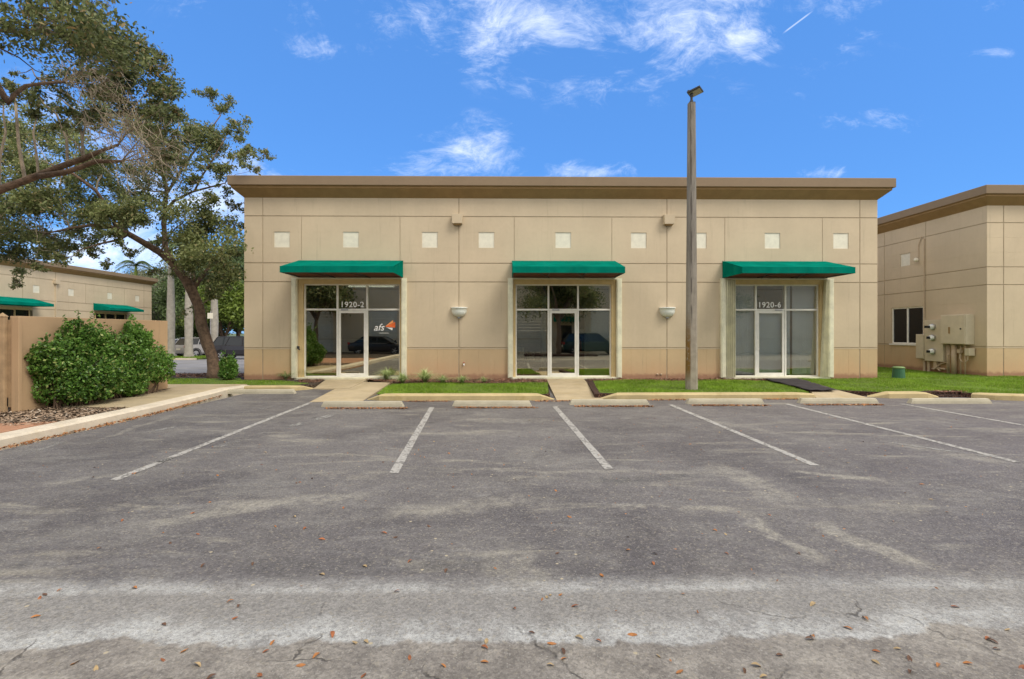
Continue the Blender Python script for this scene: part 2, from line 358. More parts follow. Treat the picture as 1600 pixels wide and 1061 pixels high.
def mulch_mat(name, c0, c1):
    m, t, p = newmat(name); P = pos(t); vv = t.vor(t.mapv(P, (1, 2.2, 1)), 22); r = t.sep(vv.outputs['Color'])[0]
    c = t.mix(r, c0, c1); c = t.mix(t.step(vv.outputs['Distance'], .2, .5), c, tuple(k * .35 for k in c0))
    t.put(p.inputs['Base Color'], c); p.inputs['Roughness'].default_value = .95; bump(t, p, vv.outputs['Distance'], 1, .03); return m
M['mulch'] = mulch_mat('red_mulch', (.09, .035, .02), (.24, .13, .085)); M['mulch_b'] = mulch_mat('brown_mulch', (.10, .065, .04), (.34, .25, .17))
M['turf'] = simple('turf_soil', (.10, .15, .02), .95, .35, 3, bmp=.5, bscale=30)
M['plain'] = simple('far_ground', (.09, .12, .045), .95, .3, .1)
def leaf_mat(name, ca, cb, cc=None, rough=.5, trans=.25):
    m, t, p = newmat(name); g = t.node('ShaderNodeNewGeometry'); r = g.outputs['Random Per Island']
    c = t.mix(t.step(r, .05, .75), ca, cb)
    if cc: c = t.mix(t.step(r, .90, .96), c, cc)
    big = t.noise(pos(t), .8, 3); c = t.mix(t.math('MULTIPLY', t.step(big, .45, .7), .45), c, tuple(min(1, k * 1.6) for k in cb))
    t.put(p.inputs['Base Color'], c); p.inputs['Roughness'].default_value = rough; p.inputs['Specular IOR Level'].default_value = .35
    tr = t.node('ShaderNodeBsdfTranslucent'); t.put(tr.inputs[0], c); mx = t.node('ShaderNodeMixShader'); mx.inputs[0].default_value = trans
    out = t.n['Material Output']; t.l.new(p.outputs[0], mx.inputs[1]); t.l.new(tr.outputs[0], mx.inputs[2]); t.l.new(mx.outputs[0], out.inputs[0]); return m
M['leaf_oak'] = leaf_mat('oak_leaves', (.075, .10, .03), (.23, .26, .10), (.42, .34, .17), .5, .35)
M['leaf_near'] = leaf_mat('near_oak_leaves', (.05, .072, .024), (.18, .205, .075), (.34, .24, .11), .5, .35)
M['leaf_shrub'] = leaf_mat('shrub_leaves', (.045, .11, .02), (.15, .29, .05), (.38, .42, .14), .35)
M['leaf_bg'] = leaf_mat('far_leaves', (.045, .075, .022), (.12, .17, .06)); M['leaf_bg2'] = leaf_mat('grey_far_leaves', (.10, .12, .07), (.22, .23, .14)); M['leaf_bg3'] = leaf_mat('lime_far_leaves', (.08, .13, .02), (.20, .27, .05))
M['grass'] = leaf_mat('grass_blades', (.10, .19, .012), (.24, .38, .03), (.42, .42, .15), .6, .35)
M['tuft'] = leaf_mat('strap_leaves', (.24, .34, .10), (.52, .60, .28), (.7, .7, .48), .5)
M['bark'] = simple('oak_bark', (.145, .095, .063), .95, .4, 9, bmp=.9, bscale=26)
M['bark_grey'] = simple('grey_twigs', (.24, .19, .135), .95, .3, 5)
M['dry'] = simple('dry_twigs', (.30, .25, .18), .95, .25, 3); M['palm_bark'] = simple('palm_bark', (.36, .33, .28), .9, .15, 4)
M['deadleaf'] = leaf_mat('dead_leaves', (.20, .08, .03), (.42, .19, .07), (.5, .4, .25), .6, .1)
def awning_mat(name, col):
    m, t, p = newmat(name); P = pos(t)
    n = t.noise(P, 2, 5); wv = t.noise(t.mapv(P, (40, 40, 40)), 6, 2)
    cc = t.mix(t.step(n, .3, .7), tuple(k * .82 for k in col), tuple(k * 1.1 for k in col)); cc = t.mix(t.math('MULTIPLY', t.step(t.noise(t.mapv(P, (9, .6, .6)), 2, 6, .7), .5, .8), .22), cc, (.06, .22, .17)); t.put(p.inputs['Base Color'], cc)
    p.inputs['Roughness'].default_value = .85; p.inputs['Specular IOR Level'].default_value = .0; bump(t, p, wv, .15, .004); return m
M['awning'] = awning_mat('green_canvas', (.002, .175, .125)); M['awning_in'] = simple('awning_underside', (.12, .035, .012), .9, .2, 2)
M['valance'] = M['awning']
def glass_mat(name, tint=(.62, .68, .64), refl=.34):
    m, t, p = newmat(name); out = t.n['Material Output']; t.n.remove(p)
    g = t.node('ShaderNodeBsdfGlossy'); g.inputs['Roughness'].default_value = .012; t.put(g.inputs['Color'], (1.0, .93, .72))
    tr = t.node('ShaderNodeBsdfTransparent'); t.put(tr.inputs[0], tint)
    nn = t.noise(t.mapv(pos(t), (1, 1, 1)), 1.3, 2); b = t.node('ShaderNodeBump'); b.inputs['Strength'].default_value = .1; b.inputs['Distance'].default_value = .003; t.put(b.inputs['Height'], nn); t.l.new(b.outputs[0], g.inputs['Normal'])
    fr = t.node('ShaderNodeFresnel'); fr.inputs['IOR'].default_value = 1.5
    f = t.math('ADD', t.math('MULTIPLY', fr.outputs[0], .8), refl, clamp=True)
    mx = t.node('ShaderNodeMixShader'); t.put(mx.inputs[0], f); t.l.new(tr.outputs[0], mx.inputs[1]); t.l.new(g.outputs[0], mx.inputs[2]); t.l.new(mx.outputs[0], out.inputs[0]); return m
M['glass'] = glass_mat('storefront_glass', (.6, .64, .6), .42); M['glass_clear'] = glass_mat('clear_storefront_glass', (.95, .97, .98), .18); M['glass_mid'] = glass_mat('mid_storefront_glass', (.74, .78, .75), .4); M['carglass'] = simple('car_glass', (.015, .018, .02), .08, .05)
def emit(name, col, s):
    m, t, p = newmat(name); t.put(p.inputs['Emission Color'], col); p.inputs['Emission Strength'].default_value = s; t.put(p.inputs['Base Color'], col); return m
M['tube'] = emit('lit_tube', (1, .97, .85), 1.2)
M['lens'] = simple('led_lens', (.30, .29, .16), .4)
M['sconce'] = simple('sconce_glass', (.84, .86, .81), .35, .04)
M['metalbox'] = simple('painted_cabinet', (.60, .52, .38), .5, .06, 3); M['pipe'] = simple('painted_pipe', (.52, .40, .27), .6, .08)
M['green_box'] = simple('green_utility_plastic', (.035, .13, .06), .55, .15); M['green_lid'] = simple('faded_green_lid', (.16, .25, .09), .6)
M['fence'] = simple('tan_fence_board', (.42, .29, .165), .85, .16, 5); M['enclosure'] = wall_mat('enclosure_stucco', (.50, .34, .20))
M['carwhite'] = simple('white_car_paint', (.62, .62, .62), .22, .02); M['carblack'] = simple('black_car_paint', (.022, .02, .024), .18, .02)
M['carsilver'] = simple('silver_car_paint', (.42, .40, .39), .25, .02); M['cargreen'] = simple('dark_green_car_paint', (.012, .04, .036), .2, .02)
M['rim'] = simple('alloy_rim', (.42, .42, .43), .3, .05, metal=.6); M['taillight'] = simple('tail_light_plastic', (.42, .02, .015), .25)
M['rollup'] = simple('roll_up_door_paint', (.50, .47, .40), .5, .05)
# ================================================================ GROUND
def inpoly(P, poly):
    x, y = P[:, 0], P[:, 1]; r = np.zeros(len(P), bool); j = len(poly) - 1
    for i in range(len(poly)):
        xi, yi = poly[i][:2]; xj, yj = poly[j][:2]
        c = ((yi > y) != (yj > y)) & (x < (xj - xi) * (y - yi) / (yj - yi + 1e-12) + xi); r ^= c; j = i
    return r
def sheet(name, x0, y0, x1, y1, z, mat):
    b = MB(); b.add([(x0, y0, z), (x1, y0, z), (x1, y1, z), (x0, y1, z)], [(0, 1, 2, 3)]); return structure(b.build(name, mat))
sheet('ground', -1500, -1500, 1500, 1500, -.5, M['plain'])
sheet('parking_lot', -7.4, -60, 60, 2, -.15, M['asphalt'])
b = MB(); b.add([(-60, 2.9, -.156), (-8.9, 2.9, -.156), (-8.9, 24, -.42), (-60, 24, -.42)], [(0, 1, 2, 3)]); structure(b.build('road', M['road']))
sheet('side_lot', -60, -60, -16.2, 2.7, -.16, M['road'])
zb = -.495
curbL = [(-7.57, -45), (-7.57, -6.5), (-7.74, -4.2), (-7.9, -3.1), (-7.6, -2.45), (-6.35, -2.4), (-5.86, -1.95)]
def curb(path, ztops, width=.32, mat='concrete', name='kerb', side=1):
    # path = foot of the roadside face; the kerb's body lies to the left (side=1) of the travel direction
    b = MB(); n = len(path); P = [Vector((p[0], p[1])) for p in path]; rows = []
    for i in range(n):
        d = (P[min(i + 1, n - 1)] - P[max(i - 1, 0)]).normalized(); nn = Vector((-d.y, d.x)) * side; zt = ztops[i]
        rows.append([(P[i].x, P[i].y, zb), (P[i].x + nn.x * .015, P[i].y + nn.y * .015, zt - .035), (P[i].x + nn.x * .05, P[i].y + nn.y * .05, zt - .006), (P[i].x + nn.x * .09, P[i].y + nn.y * .09, zt),
                     (P[i].x + nn.x * width, P[i].y + nn.y * width, zt), (P[i].x + nn.x * width, P[i].y + nn.y * width, zb)])
    vs = [p for r in rows for p in r]; m = 6
    fs = [(i * m + k, i * m + k + 1, (i + 1) * m + k + 1, (i + 1) * m + k) for i in range(n - 1) for k in range(m - 1)]
    fs += [tuple(range(m)), tuple((n - 1) * m + k for k in range(m))[::-1]]
    b.add(vs, fs); return structure(b.build(name, M[mat]))
def dense(path, zt, step=.5):
    out = []; oz = []
    for i in range(len(path) - 1):
        a, c = path[i], path[i + 1]; L = math.hypot(c[0] - a[0], c[1] - a[1]); k = max(1, int(L / step)) if L < 12 else 4
        for j in range(k):
            f = j / k; out.append((a[0] + (c[0] - a[0]) * f, a[1] + (c[1] - a[1]) * f)); oz.append(zt[i] + (zt[i + 1] - zt[i]) * f)
    return out + [path[-1]], oz + [zt[-1]]
def island(poly, name, mat, z=-.03):
    b = MB(); b.prism([(p[0], p[1]) for p in poly], zb + .002, z); return structure(b.build(name, mat))
BK = 30
# --- left island (kerb, mulch, walk and the strip by the oak)
leftpoly = [(-7.8, -45), (-7.8, -6.5), (-7.98, -4.2), (-8.1, -3.1), (-7.75, -2.25), (-6.4, -2.2), (-5.9, -1.85), G(511, 591)[:2], (G(511, 591)[0], .05), (-9.0, .05), (-9.0, 2.7), (-16, 2.7), (-16, -45)]
island(leftpoly, 'left_soil', M['mulch_b'], -.03)
curb(*dense([(-7.57, -45), (-7.57, -6.5), (-7.7, -4.2), (-7.84, -3.1), (-7.72, -2.55), (-7.6, -2.3)], [0, 0, 0, 0, 0, 0]), width=.36, mat='kerb_pale')
curb(*dense([(-7.86, -2.53), (-6.35, -2.5), (-6.05, -2.2), (-5.82, -1.9)], [-.004, -.004, -.03, -.135], .25), width=.3)
# left walk (L-shaped slab)
b = MB(); b.prism([(-9.4, -6.75), (-7.93, -6.75), (-8.05, -4.2), (-8.18, -3.0), (-7.9, -2.18), (-7.9, -1.95), (-15.8, -1.95), (-15.8, -3.1), (-9.4, -3.1)], zb + .004, .006)
structure(b.build('side_walk', M['walk'], bevel=.01))
b = MB(); b.prism([(-12.8, -14.0), (-7.96, -14.0), (-7.96, -8.55), (-9.6, -8.9), (-12.8, -9.1)], zb + .004, .002); structure(b.build('red_pad', M['patch']))
# lawn patches on the left
grassL = [[(-12.5, -1.93), (-7.9, -1.93), (-6.5, -2.15), (-6.2, -1.4), (-7.3, -.6), (-9.0, -.2), (-9.3, .4), (-12.5, .2)]]
# --- front islands
i0 = [G(572, 590.5)[:2], G(612, 597)[:2], G(571, 621.5)[:2], G(592, 614.6)[:2], G(850, 614.6)[:2], G(868, 623)[:2], G(853, 590)[:2]]
island([i0[0], i0[1], (G(575, 622)[0], -4.35), (G(592, 614)[0], -4.4), (G(850, 614)[0], -4.4), (G(865, 622)[0], -4.4), (G(853, 590)[0], -.1), (G(853, 590)[0], .05), (G(572, 590)[0], .05)], 'middle_soil', M['mulch'])
xl, xr = G(569, 626, -.15)[0], G(868, 626, -.15)[0]
curb(*dense([(xl, -4.5), (xl + .38, -4.7), (xr - .35, -4.7), (xr + .02, -4.5)], [-.135, 0, 0, -.135], .3), width=.32)
xl, xr = G(937, 624, -.15)[0], G(1279, 621, -.15)[0]
island([(G(912, 590)[0], .05), (G(912, 590)[0], -.1), (G(942, 622)[0], -4.3), (G(1270, 614)[0], -4.25), (G(1255, 608)[0], -3.5), (G(1193, 592)[0], -.3), (G(1193, 592)[0], .05)], 'pole_soil', M['mulch'])
curb(*dense([(xl, -4.4), (xl + .42, -4.6), (xr - .7, -4.55), (xr - .25, -4.45), (xr, -4.2)], [-.135, 0, 0, -.02, -.12], .3), width=.32)
xd0 = G(1352, 620, -.15)[0]
rp = [(xd0, -4.15), (xd0 + .4, -4.42), (G(1455, 623, -.15)[0], -4.42), (G(1474, 621, -.15)[0], -4.2)]
re = [(G(1516, 621, -.15)[0], -4.25), (G(1532, 625, -.15)[0], -4.5), (12.6, -4.8), (14.5, -5.4), (17, -7.5), (18, -12)]
island([(G(1249, 592)[0], .05), (G(1249, 592)[0], -.2), (G(1308, 610)[0], -3.55), (xd0 + .05, -3.9), (xd0 + .5, -4.1), (rp[2][0], -4.1), (rp[3][0], -4.0), (re[0][0], -4.0), (re[1][0], -4.2), (12.7, -4.5), (14.6, -5.15), (17.2, -7.2), (18.3, -12), (60, -12), (60, 35), (FX(1376), 35), (FX(1376), .05)], 'right_soil', M['mulch'])
curb(*dense(rp, [-.135, 0, 0, -.14], .3), width=.34)
curb(*dense(re, [-.14, 0, 0, 0, 0, 0], .4), width=.34)
b = MB(); b.prism([(rp[3][0] - .1, -4.2), (re[0][0] + .15, -4.25), (re[0][0], -3.95), (rp[3][0], -3.95)], zb + .003, -.1); structure(b.build('drain_gap_soil', M['mulch']))
# walks to the doors
def slab(pts, name, mat, bevel=.008):
    b = MB(); P = [G(*q) for q in pts]; n = len(P)
    b.add([(p[0], p[1], zb - .0) for p in P] + P, [tuple(range(n))[::-1], tuple(range(n, 2 * n))] + [(i, (i + 1) % n, n + (i + 1) % n, n + i) for i in range(n)])
    return structure(b.build(name, mat))
slab([(506, 590, 0), (577, 590, 0), (567, 597, -.02), (545.5, 606.6, -.08), (479, 607.5, -.142)], 'door_walk', M['walk'])
slab([(568, 597, -.012), (611, 597.5, -.005), (567, 626, -.142), (484, 628, -.142), (524, 607.4, -.11), (546.5, 606.8, -.075)], 'door_walk', M['walk'])
slab([(853, 590, .0), (910, 590, .0), (943, 624, -.142), (870, 625.6, -.142)], 'door_walk', M['walk'])
slab([(1266, 610.6, -.02), (1311, 610, -.02), (1356, 621, -.142), (1277, 623, -.142)], 'door_walk', M['walk'])
slab([(1195, 591, .0), (1250, 591, .0), (1311, 609.7, -.015), (1266, 610.3, -.015)], 'door_walk', concrete('mat_path_base', (.12, .10, .09)))
# black runner of roofing felt / rubber on the third walk, slightly rumpled
b = MB(); a0, a1, c1, c0 = [Vector(G(*q)) for q in ((1192, 592, .02), (1247, 592, .02), (1305, 609.5, .01), (1265, 610, .01))]
N = 24
for i in range(N + 1):
    for j in range(9):
        f, g = i / N, j / 8; p = a0.lerp(a1, g).lerp(c0.lerp(c1, g), f)
        b.v.append((p.x, p.y, p.z + .012 + .012 * math.sin(f * 19 + g * 3) * math.sin(g * 7 + 1) + random.uniform(0, .012)))
b.f = [(i * 9 + j, i * 9 + j + 1, (i + 1) * 9 + j + 1, (i + 1) * 9 + j) for i in range(N) for j in range(8)]; b.m = [0] * len(b.f)
o = b.build('runner_mat', simple('black_rubber_mat', (.028, .022, .026), .8, .3, 8), smooth=True); o.modifiers.new('solid', 'SOLIDIFY').thickness = .012
tag(o, 'long black runner mat lying on the walk to the right-hand door', 'mat')
# worn painted bay lines
def strip(name, p0, p1, w0=.1, mat='paint', z=-.146, label=None):
    a, c = Vector(G(*p0, z)), Vector(G(*p1, z)); d = (c - a).normalized(); nrm = Vector((-d.y, d.x, 0)) * w0 / 2
    k = 12; b = MB()
    for i in range(k + 1):
        q = a.lerp(c, i / k); b.v += [tuple(q - nrm * random.uniform(.93, 1.05)), tuple(q + nrm * random.uniform(.93, 1.05))]
    b.f = [(2 * i, 2 * i + 1, 2 * i + 3, 2 * i + 2) for i in range(k)]; b.m = [0] * k
    return structure(b.build(name, M[mat]))
for q in [((485, 629), (178, 750)), ((675, 636), (615, 739)), ((867, 635), (952, 733)), ((1047, 632), (1274, 727)), ((1229, 631), (1590, 722)), ((1409, 631), (1700, 682))]: strip('bay_line', *q, .115)
def faint():
    m, t, p = newmat('ghost_line_paint'); P = pos(t); t.put(p.inputs['Base Color'], (.30, .29, .27)); p.inputs['Roughness'].default_value = .85
    t.put(p.inputs['Alpha'], t.math('MULTIPLY', t.step(t.noise(P, 1.6, 7, .75), .45, .6), t.step(t.noise(P, 14, 5, .7), .3, .6))); return m
M['faint'] = faint()
strip('ghost_line', (452, 630), (140, 694), .16, 'faint'); strip('ghost_line', (520, 648), (250, 722), .2, 'faint'); strip('ghost_line', (1380, 690), (1700, 735), .1, 'faint')
strip('ghost_line', (100, 690), (-60, 740), .12, 'faint')
# grass blades
def blades(name, polys, n, hmin=.035, hmax=.075, zbase=-.03, mat='grass', wd=.007, label=None):
    Ps = []
    for poly in polys:
        pa = np.array([p[:2] for p in poly]); lo, hi = pa.min(0), pa.max(0)
        area = .5 * abs(np.dot(pa[:, 0], np.roll(pa[:, 1], 1)) - np.dot(pa[:, 1], np.roll(pa[:, 0], 1)))
        bb = (hi - lo).prod(); k = int(n * area * bb / area)
        q = RNG.uniform(lo, hi, (k, 2)); Ps.append(q[inpoly(q, poly)])
    P = np.concatenate(Ps); k = len(P)
    h = RNG.uniform(hmin, hmax, k) * (0.8 + .35 * np.sin(P[:, 0] * 2.1 + 1.3 * np.sin(P[:, 1] * 1.7))); th = RNG.uniform(0, math.pi * 2, k); ln = RNG.normal(0, .55, (k, 2)) * h[:, None]
    d = np.stack([np.cos(th), np.sin(th)], 1) * wd
    z0 = np.full(k, zbase)
    V = np.stack([np.column_stack([P - d, z0]), np.column_stack([P + d, z0]), np.column_stack([P + ln, z0 + h])], 1)
    o = fastmesh(name, V.reshape(-1, 3), np.arange(3 * k).reshape(-1, 3), M[mat]); return tag(o, label, kind='stuff')
def flat(name, poly, z, mat):
    b = MB(); b.add([(p[0], p[1], z) for p in poly], [tuple(range(len(poly)))]); return structure(b.build(name, M[mat]))
gy = G(700, 598)[1]
gB = [(G(611, 598.5)[0] + .03, G(611, 598.5)[1]), (G(582, 616)[0] + .02, -4.3), (G(592, 614.6)[0], -4.38), (G(850, 614.6)[0], -4.38), (G(860, 618)[0], -4.25), (G(855, 597)[0], gy), (G(750, 599)[0], gy + .05)]
gC = [(G(922, 594)[0] + .1, -.75), (G(942, 617)[0] + .05, -4.1), (G(965, 613)[0], -4.26), (G(1258, 611)[0], -4.2), (G(1262, 609.5)[0], -3.6), (G(1200, 594)[0], -.85), (G(1100, 593)[0], -.6), (G(1000, 593)[0], -.55)]
gD = [(G(1252, 592)[0], -.03), (G(1311, 609)[0] + .05, -3.5), (xd0 + .45, -4.05), (rp[2][0], -4.07), (rp[3][0] - .1, -3.75), (re[0][0] + .1, -3.75), (re[1][0] + .1, -4.15), (12.8, -4.45), (14.7, -5.1), (17.3, -7.1), (24, -7.1), (24, .68), (17.62, .68), (17.62, 8), (FX(1374) + .02, 8), (FX(1374) + .02, -.03)]
for i, g in enumerate((gB, gC, gD, grassL[0])): flat('lawn_soil', g, -.024, 'turf')
blades('lawn_grass', [gB], 1700, label='bright green clipped grass of the lawn before the middle wall'); blades('lawn_grass', [gC], 1700, label='bright green clipped grass of the lawn around the lamp pole')
blades('lawn_grass', [gD], 1300, label='bright green clipped grass of the lawn between the two buildings'); blades('lawn_grass', grassL, 1100, .02, .05, label='thin grass of the strip beside the left walk')
# mulch chips
def chips(name, polys, n, mat, size=.035, z=-.02, label=None):
    Ps = []
    for poly in polys:
        pa = np.array([p[:2] for p in poly]); lo, hi = pa.min(0), pa.max(0); q = RNG.uniform(lo, hi, (int(n * (hi - lo).prod()), 2)); Ps.append(q[inpoly(q, poly)])
    P = np.concatenate(Ps); k = len(P)
    th = RNG.uniform(0, 6.28, k); a = np.stack([np.cos(th), np.sin(th), RNG.normal(0, .25, k)], 1) * (size * RNG.uniform(.5, 1.4, (k, 1))); bb = np.stack([-np.sin(th), np.cos(th), RNG.normal(0, .3, k)], 1) * size * .35
    c = np.column_stack([P, z + RNG.uniform(0.005, .03, k)])
    V = np.stack([c - a, c + bb, c + a, c - bb], 1).reshape(-1, 3)
    o = fastmesh(name, V, np.arange(4 * k).reshape(-1, 4), mat); return tag(o, label, kind='stuff')
M['chip'] = leaf_mat('mulch_chips', (.09, .04, .025), (.26, .13, .08), (.45, .34, .25), .9, 0); M['chip_b'] = leaf_mat('grey_mulch_chips', (.13, .085, .055), (.36, .26, .18), (.55, .47, .38), .9, 0)
chips('mulch', [[(G(572, 590)[0], -.02), G(611, 598.5)[:2], (G(855, 598)[0], gy - .05), (G(853, 590)[0], -.02)], [(G(912, 590)[0], -.02), (G(922, 594)[0], -.9), (G(1200, 594)[0], -.9), (G(1195, 590)[0], -.02)], [(rp[3][0] - .1, -3.8), (re[0][0] + .1, -3.8), (re[0][0], -4.2), (rp[3][0], -4.2)],
                [(-7.1, -.02), (-6.2, -.02), (-6.0, -1.3), (-6.6, -1.3)]], 420, M['chip'], label='red-brown bark mulch at the foot of the main wall')
chips('mulch', [[(-12, -9.4), (-7.97, -8.9), (-7.97, -6.8), (-9.4, -6.7), (-9.45, -3.2), (-10.2, -3.2), (-10.2, -7.3), (-12, -7.5)]], 520, M['chip_b'], .045, label='grey-brown mulch chips before the shrubs and the enclosure gate')
chips('mulch', [[(-13, 1.0), (-13, 2.5), (-9.1, 2.5), (-9.1, .6)]], 200, M['chip'], .05, label='dark mulch ring around the foot of the oak')
# ================================================================ BUILDINGS
Z1, Z2, Z3, Z4, ZT = 1.06, 3.34, 3.99, 5.61, 6.27
def rects(u0, u1, z0, z1, holes):
    # split a rectangle minus rectangular holes (each hole spans in u and z)
    us = sorted({u0, u1, *[min(max(h[k], u0), u1) for h in holes for k in (0, 1)]}); zs = sorted({z0, z1, *[min(max(h[k], z0), z1) for h in holes for k in (2, 3)]})
    out = []
    for a, b_ in zip(us, us[1:]):
        run = None
        for c, d in zip(zs, zs[1:]):
            if b_ - a < 1e-5 or d - c < 1e-5: continue
            mu, mz = (a + b_) / 2, (c + d) / 2
            if any(h[0] < mu < h[1] and h[2] < mz < h[3] for h in holes): continue
            out.append((a, b_, c, d))
    return out
def face_fn(ox, oy, ux, uy, nx, ny):
    return lambda u_, d, z: (ox + ux * u_ + nx * d, oy + uy * u_ + ny * d, z)   # d>0 sticks out of the wall
def facade(parent, fn, L, full, upper, holes, squares, gw=.016, gd=.014, back=.2, names=('wall', 'wall_base')):
    g = gw
    wall, base, grv, til = MB(), MB(), MB(), []
    sq = [(c - .27, c + .27, 4.53, 5.07) for c in squares]
    # backing wall holding the grooves
    for (a, b_, c, d) in rects(0, L, -.1, ZT + .3, holes + sq): grv.box((a, -back, c), (b_, -gd, d), 0, fn)
    rows = [(-.1, Z1 - .02, full, base), (Z1 + .015, Z2 - g, full, wall), (Z2 + g, Z3 - g, full, wall), (Z3 + g, Z4 - g, full + upper, wall), (Z4 + g, ZT + .25, full, wall)]
    for (z0, z1, js, mb) in rows:
        ed = [0 - g] + sorted(js) + [L + g]
        for a, b_ in zip(ed, ed[1:]):
            ga = g if a not in upper else g * .55; gb = g if b_ not in upper else g * .55
            for (p, q, r, s_) in rects(a + ga, b_ - gb, z0, z1, holes + sq): mb.box((p, -gd - .001, r), (q, 0, s_), 0, fn)
    # weathered lip below the base groove
    for (p, q, r, s_) in rects(0, L, Z1 - .02, Z1 - .002, holes): lip = MB(); lip.box((p, -gd - .0005, Z1 - .045), (q, .006, Z1 - .012), 0, fn); lip.build('base_ledge', M['wall'], parent)
    wo_ = wall.build(names[0], M['wall'], parent, bevel=.004, seg=1); base.build(names[1], M['wall_base'], parent, bevel=.004, seg=1); grv.build('wall_core', M['groove'], parent)
    for (a, b_, c, d) in sq:
        t = MB(); t.box((a - .001, -.05, c - .001), (b_ + .001, -.022, d + .001), 0, fn); t.build('wall_tile', M['tile'], parent)
def cornice(parent, x0, y0, x1, y1, ext=True):
    prof = [(0, 6.24), (.29, 6.50), (.30, 6.505), (.30, 6.57), (.31, 6.585), (.37, 6.585), (.375, 6.60), (.375, 6.885), (.36, 6.90), (-.25, 6.90), (-.25, 6.6)]
    vs = []
    for (o, z) in prof: vs += [(x0 - o, y0 - o, z), (x1 + o, y0 - o, z), (x1 + o, y1 + o, z), (x0 - o, y1 + o, z)]
    b1, b2 = MB(), MB()
    for k in range(len(prof) - 1):
        q = [(4 * k + i, 4 * k + (i + 1) % 4, 4 * (k + 1) + (i + 1) % 4, 4 * (k + 1) + i) for i in range(4)]
        if k < 5: b2.add(vs, q)
        else: b1.add(vs, q)
    b1.build('cornice', M['cornice'], parent); b2.build('soffit', M['soffit'], parent)
    r = MB(); r.box((x0 + .2, y0 + .2, 6.4), (x1 - .2, y1 - .2, 6.62)); r.build('roof', M['groove'], parent)
X0, X1 = FX(381.5), FX(1371)
main = thing('commercial_building', 'wide beige single-storey building with three green awnings facing the car park', 'building', (0, 0, 0))
fm = face_fn(X0, 0, 1, 0, 0, -1)
U = lambda px: FX(px) - X0
bays = [dict(l=466, r=627.5, fl=473, fr=624.5, m=(525.3, 572), aw=(467, 630), rec=.12), dict(l=802, r=962, fl=805.5, fr=956, m=(857.5, 904), aw=(800, 961), rec=.12), dict(l=1133, r=1291, fl=1143, fr=1282, m=(1184, 1230.5), aw=(1128.5, 1290.5), rec=.12)]
holes = [(U(b_['l']), U(b_['r']), -.01, 3.46) for b_ in bays]
facade(main, fm, X1 - X0, [U(410.5), U(717), U(1042), U(1343.5)], [U(471), U(625), U(803.5), U(956), U(1132.5), U(1285)], holes, [U(q) for q in (440.5, 548, 671.5, 760, 880, 998, 1092, 1207, 1314)], back=.3)
b = MB(); b.box((X0 + .01, .3, -.1), (X0 + .25, 20, 6.5)); b.box((X1 - .25, .3, -.1), (X1 - .01, 20, 6.5)); b.box((X0 + .25, 19.8, -.1), (X1 - .25, 20, 6.5)); b.build('side_wall', M['wall'], main)
cornice(main, X0, 0, X1, 20)
b = MB()   # rooms behind the glass
for k, by in enumerate(bays):
    xa, xb = FX(by['l']) - .9, FX(by['r']) + .9
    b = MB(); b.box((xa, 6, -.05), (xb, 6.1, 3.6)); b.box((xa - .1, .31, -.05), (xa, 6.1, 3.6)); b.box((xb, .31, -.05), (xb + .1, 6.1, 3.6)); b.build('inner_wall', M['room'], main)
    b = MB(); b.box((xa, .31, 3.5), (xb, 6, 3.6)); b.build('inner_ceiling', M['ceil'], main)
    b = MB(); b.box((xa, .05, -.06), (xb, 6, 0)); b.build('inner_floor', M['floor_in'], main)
def text_mesh(name, body, size, mat, parent, loc, shear=0, off=.0, ext=.002, spacing=1.0):
    cu = bpy.data.curves.new(name, 'FONT'); cu.body = body; cu.size = 1; cu.align_x = 'CENTER'; cu.extrude = .006; cu.offset = off; cu.resolution_u = 6; cu.shear = shear; cu.space_character = spacing
    o = bpy.data.objects.new(name, cu); C.objects.link(o)
    dg = bpy.context.evaluated_depsgraph_get(); me = bpy.data.meshes.new_from_object(o.evaluated_get(dg)); bpy.data.objects.remove(o); 
    me.materials.clear(); me.materials.append(mat); q = bpy.data.objects.new(name, me); C.objects.link(q); q.parent = parent; q.location = loc; q.rotation_euler = (R(90), 0, 0); q.scale = (size,) * 3; return q
ordw = ['left', 'middle', 'right']
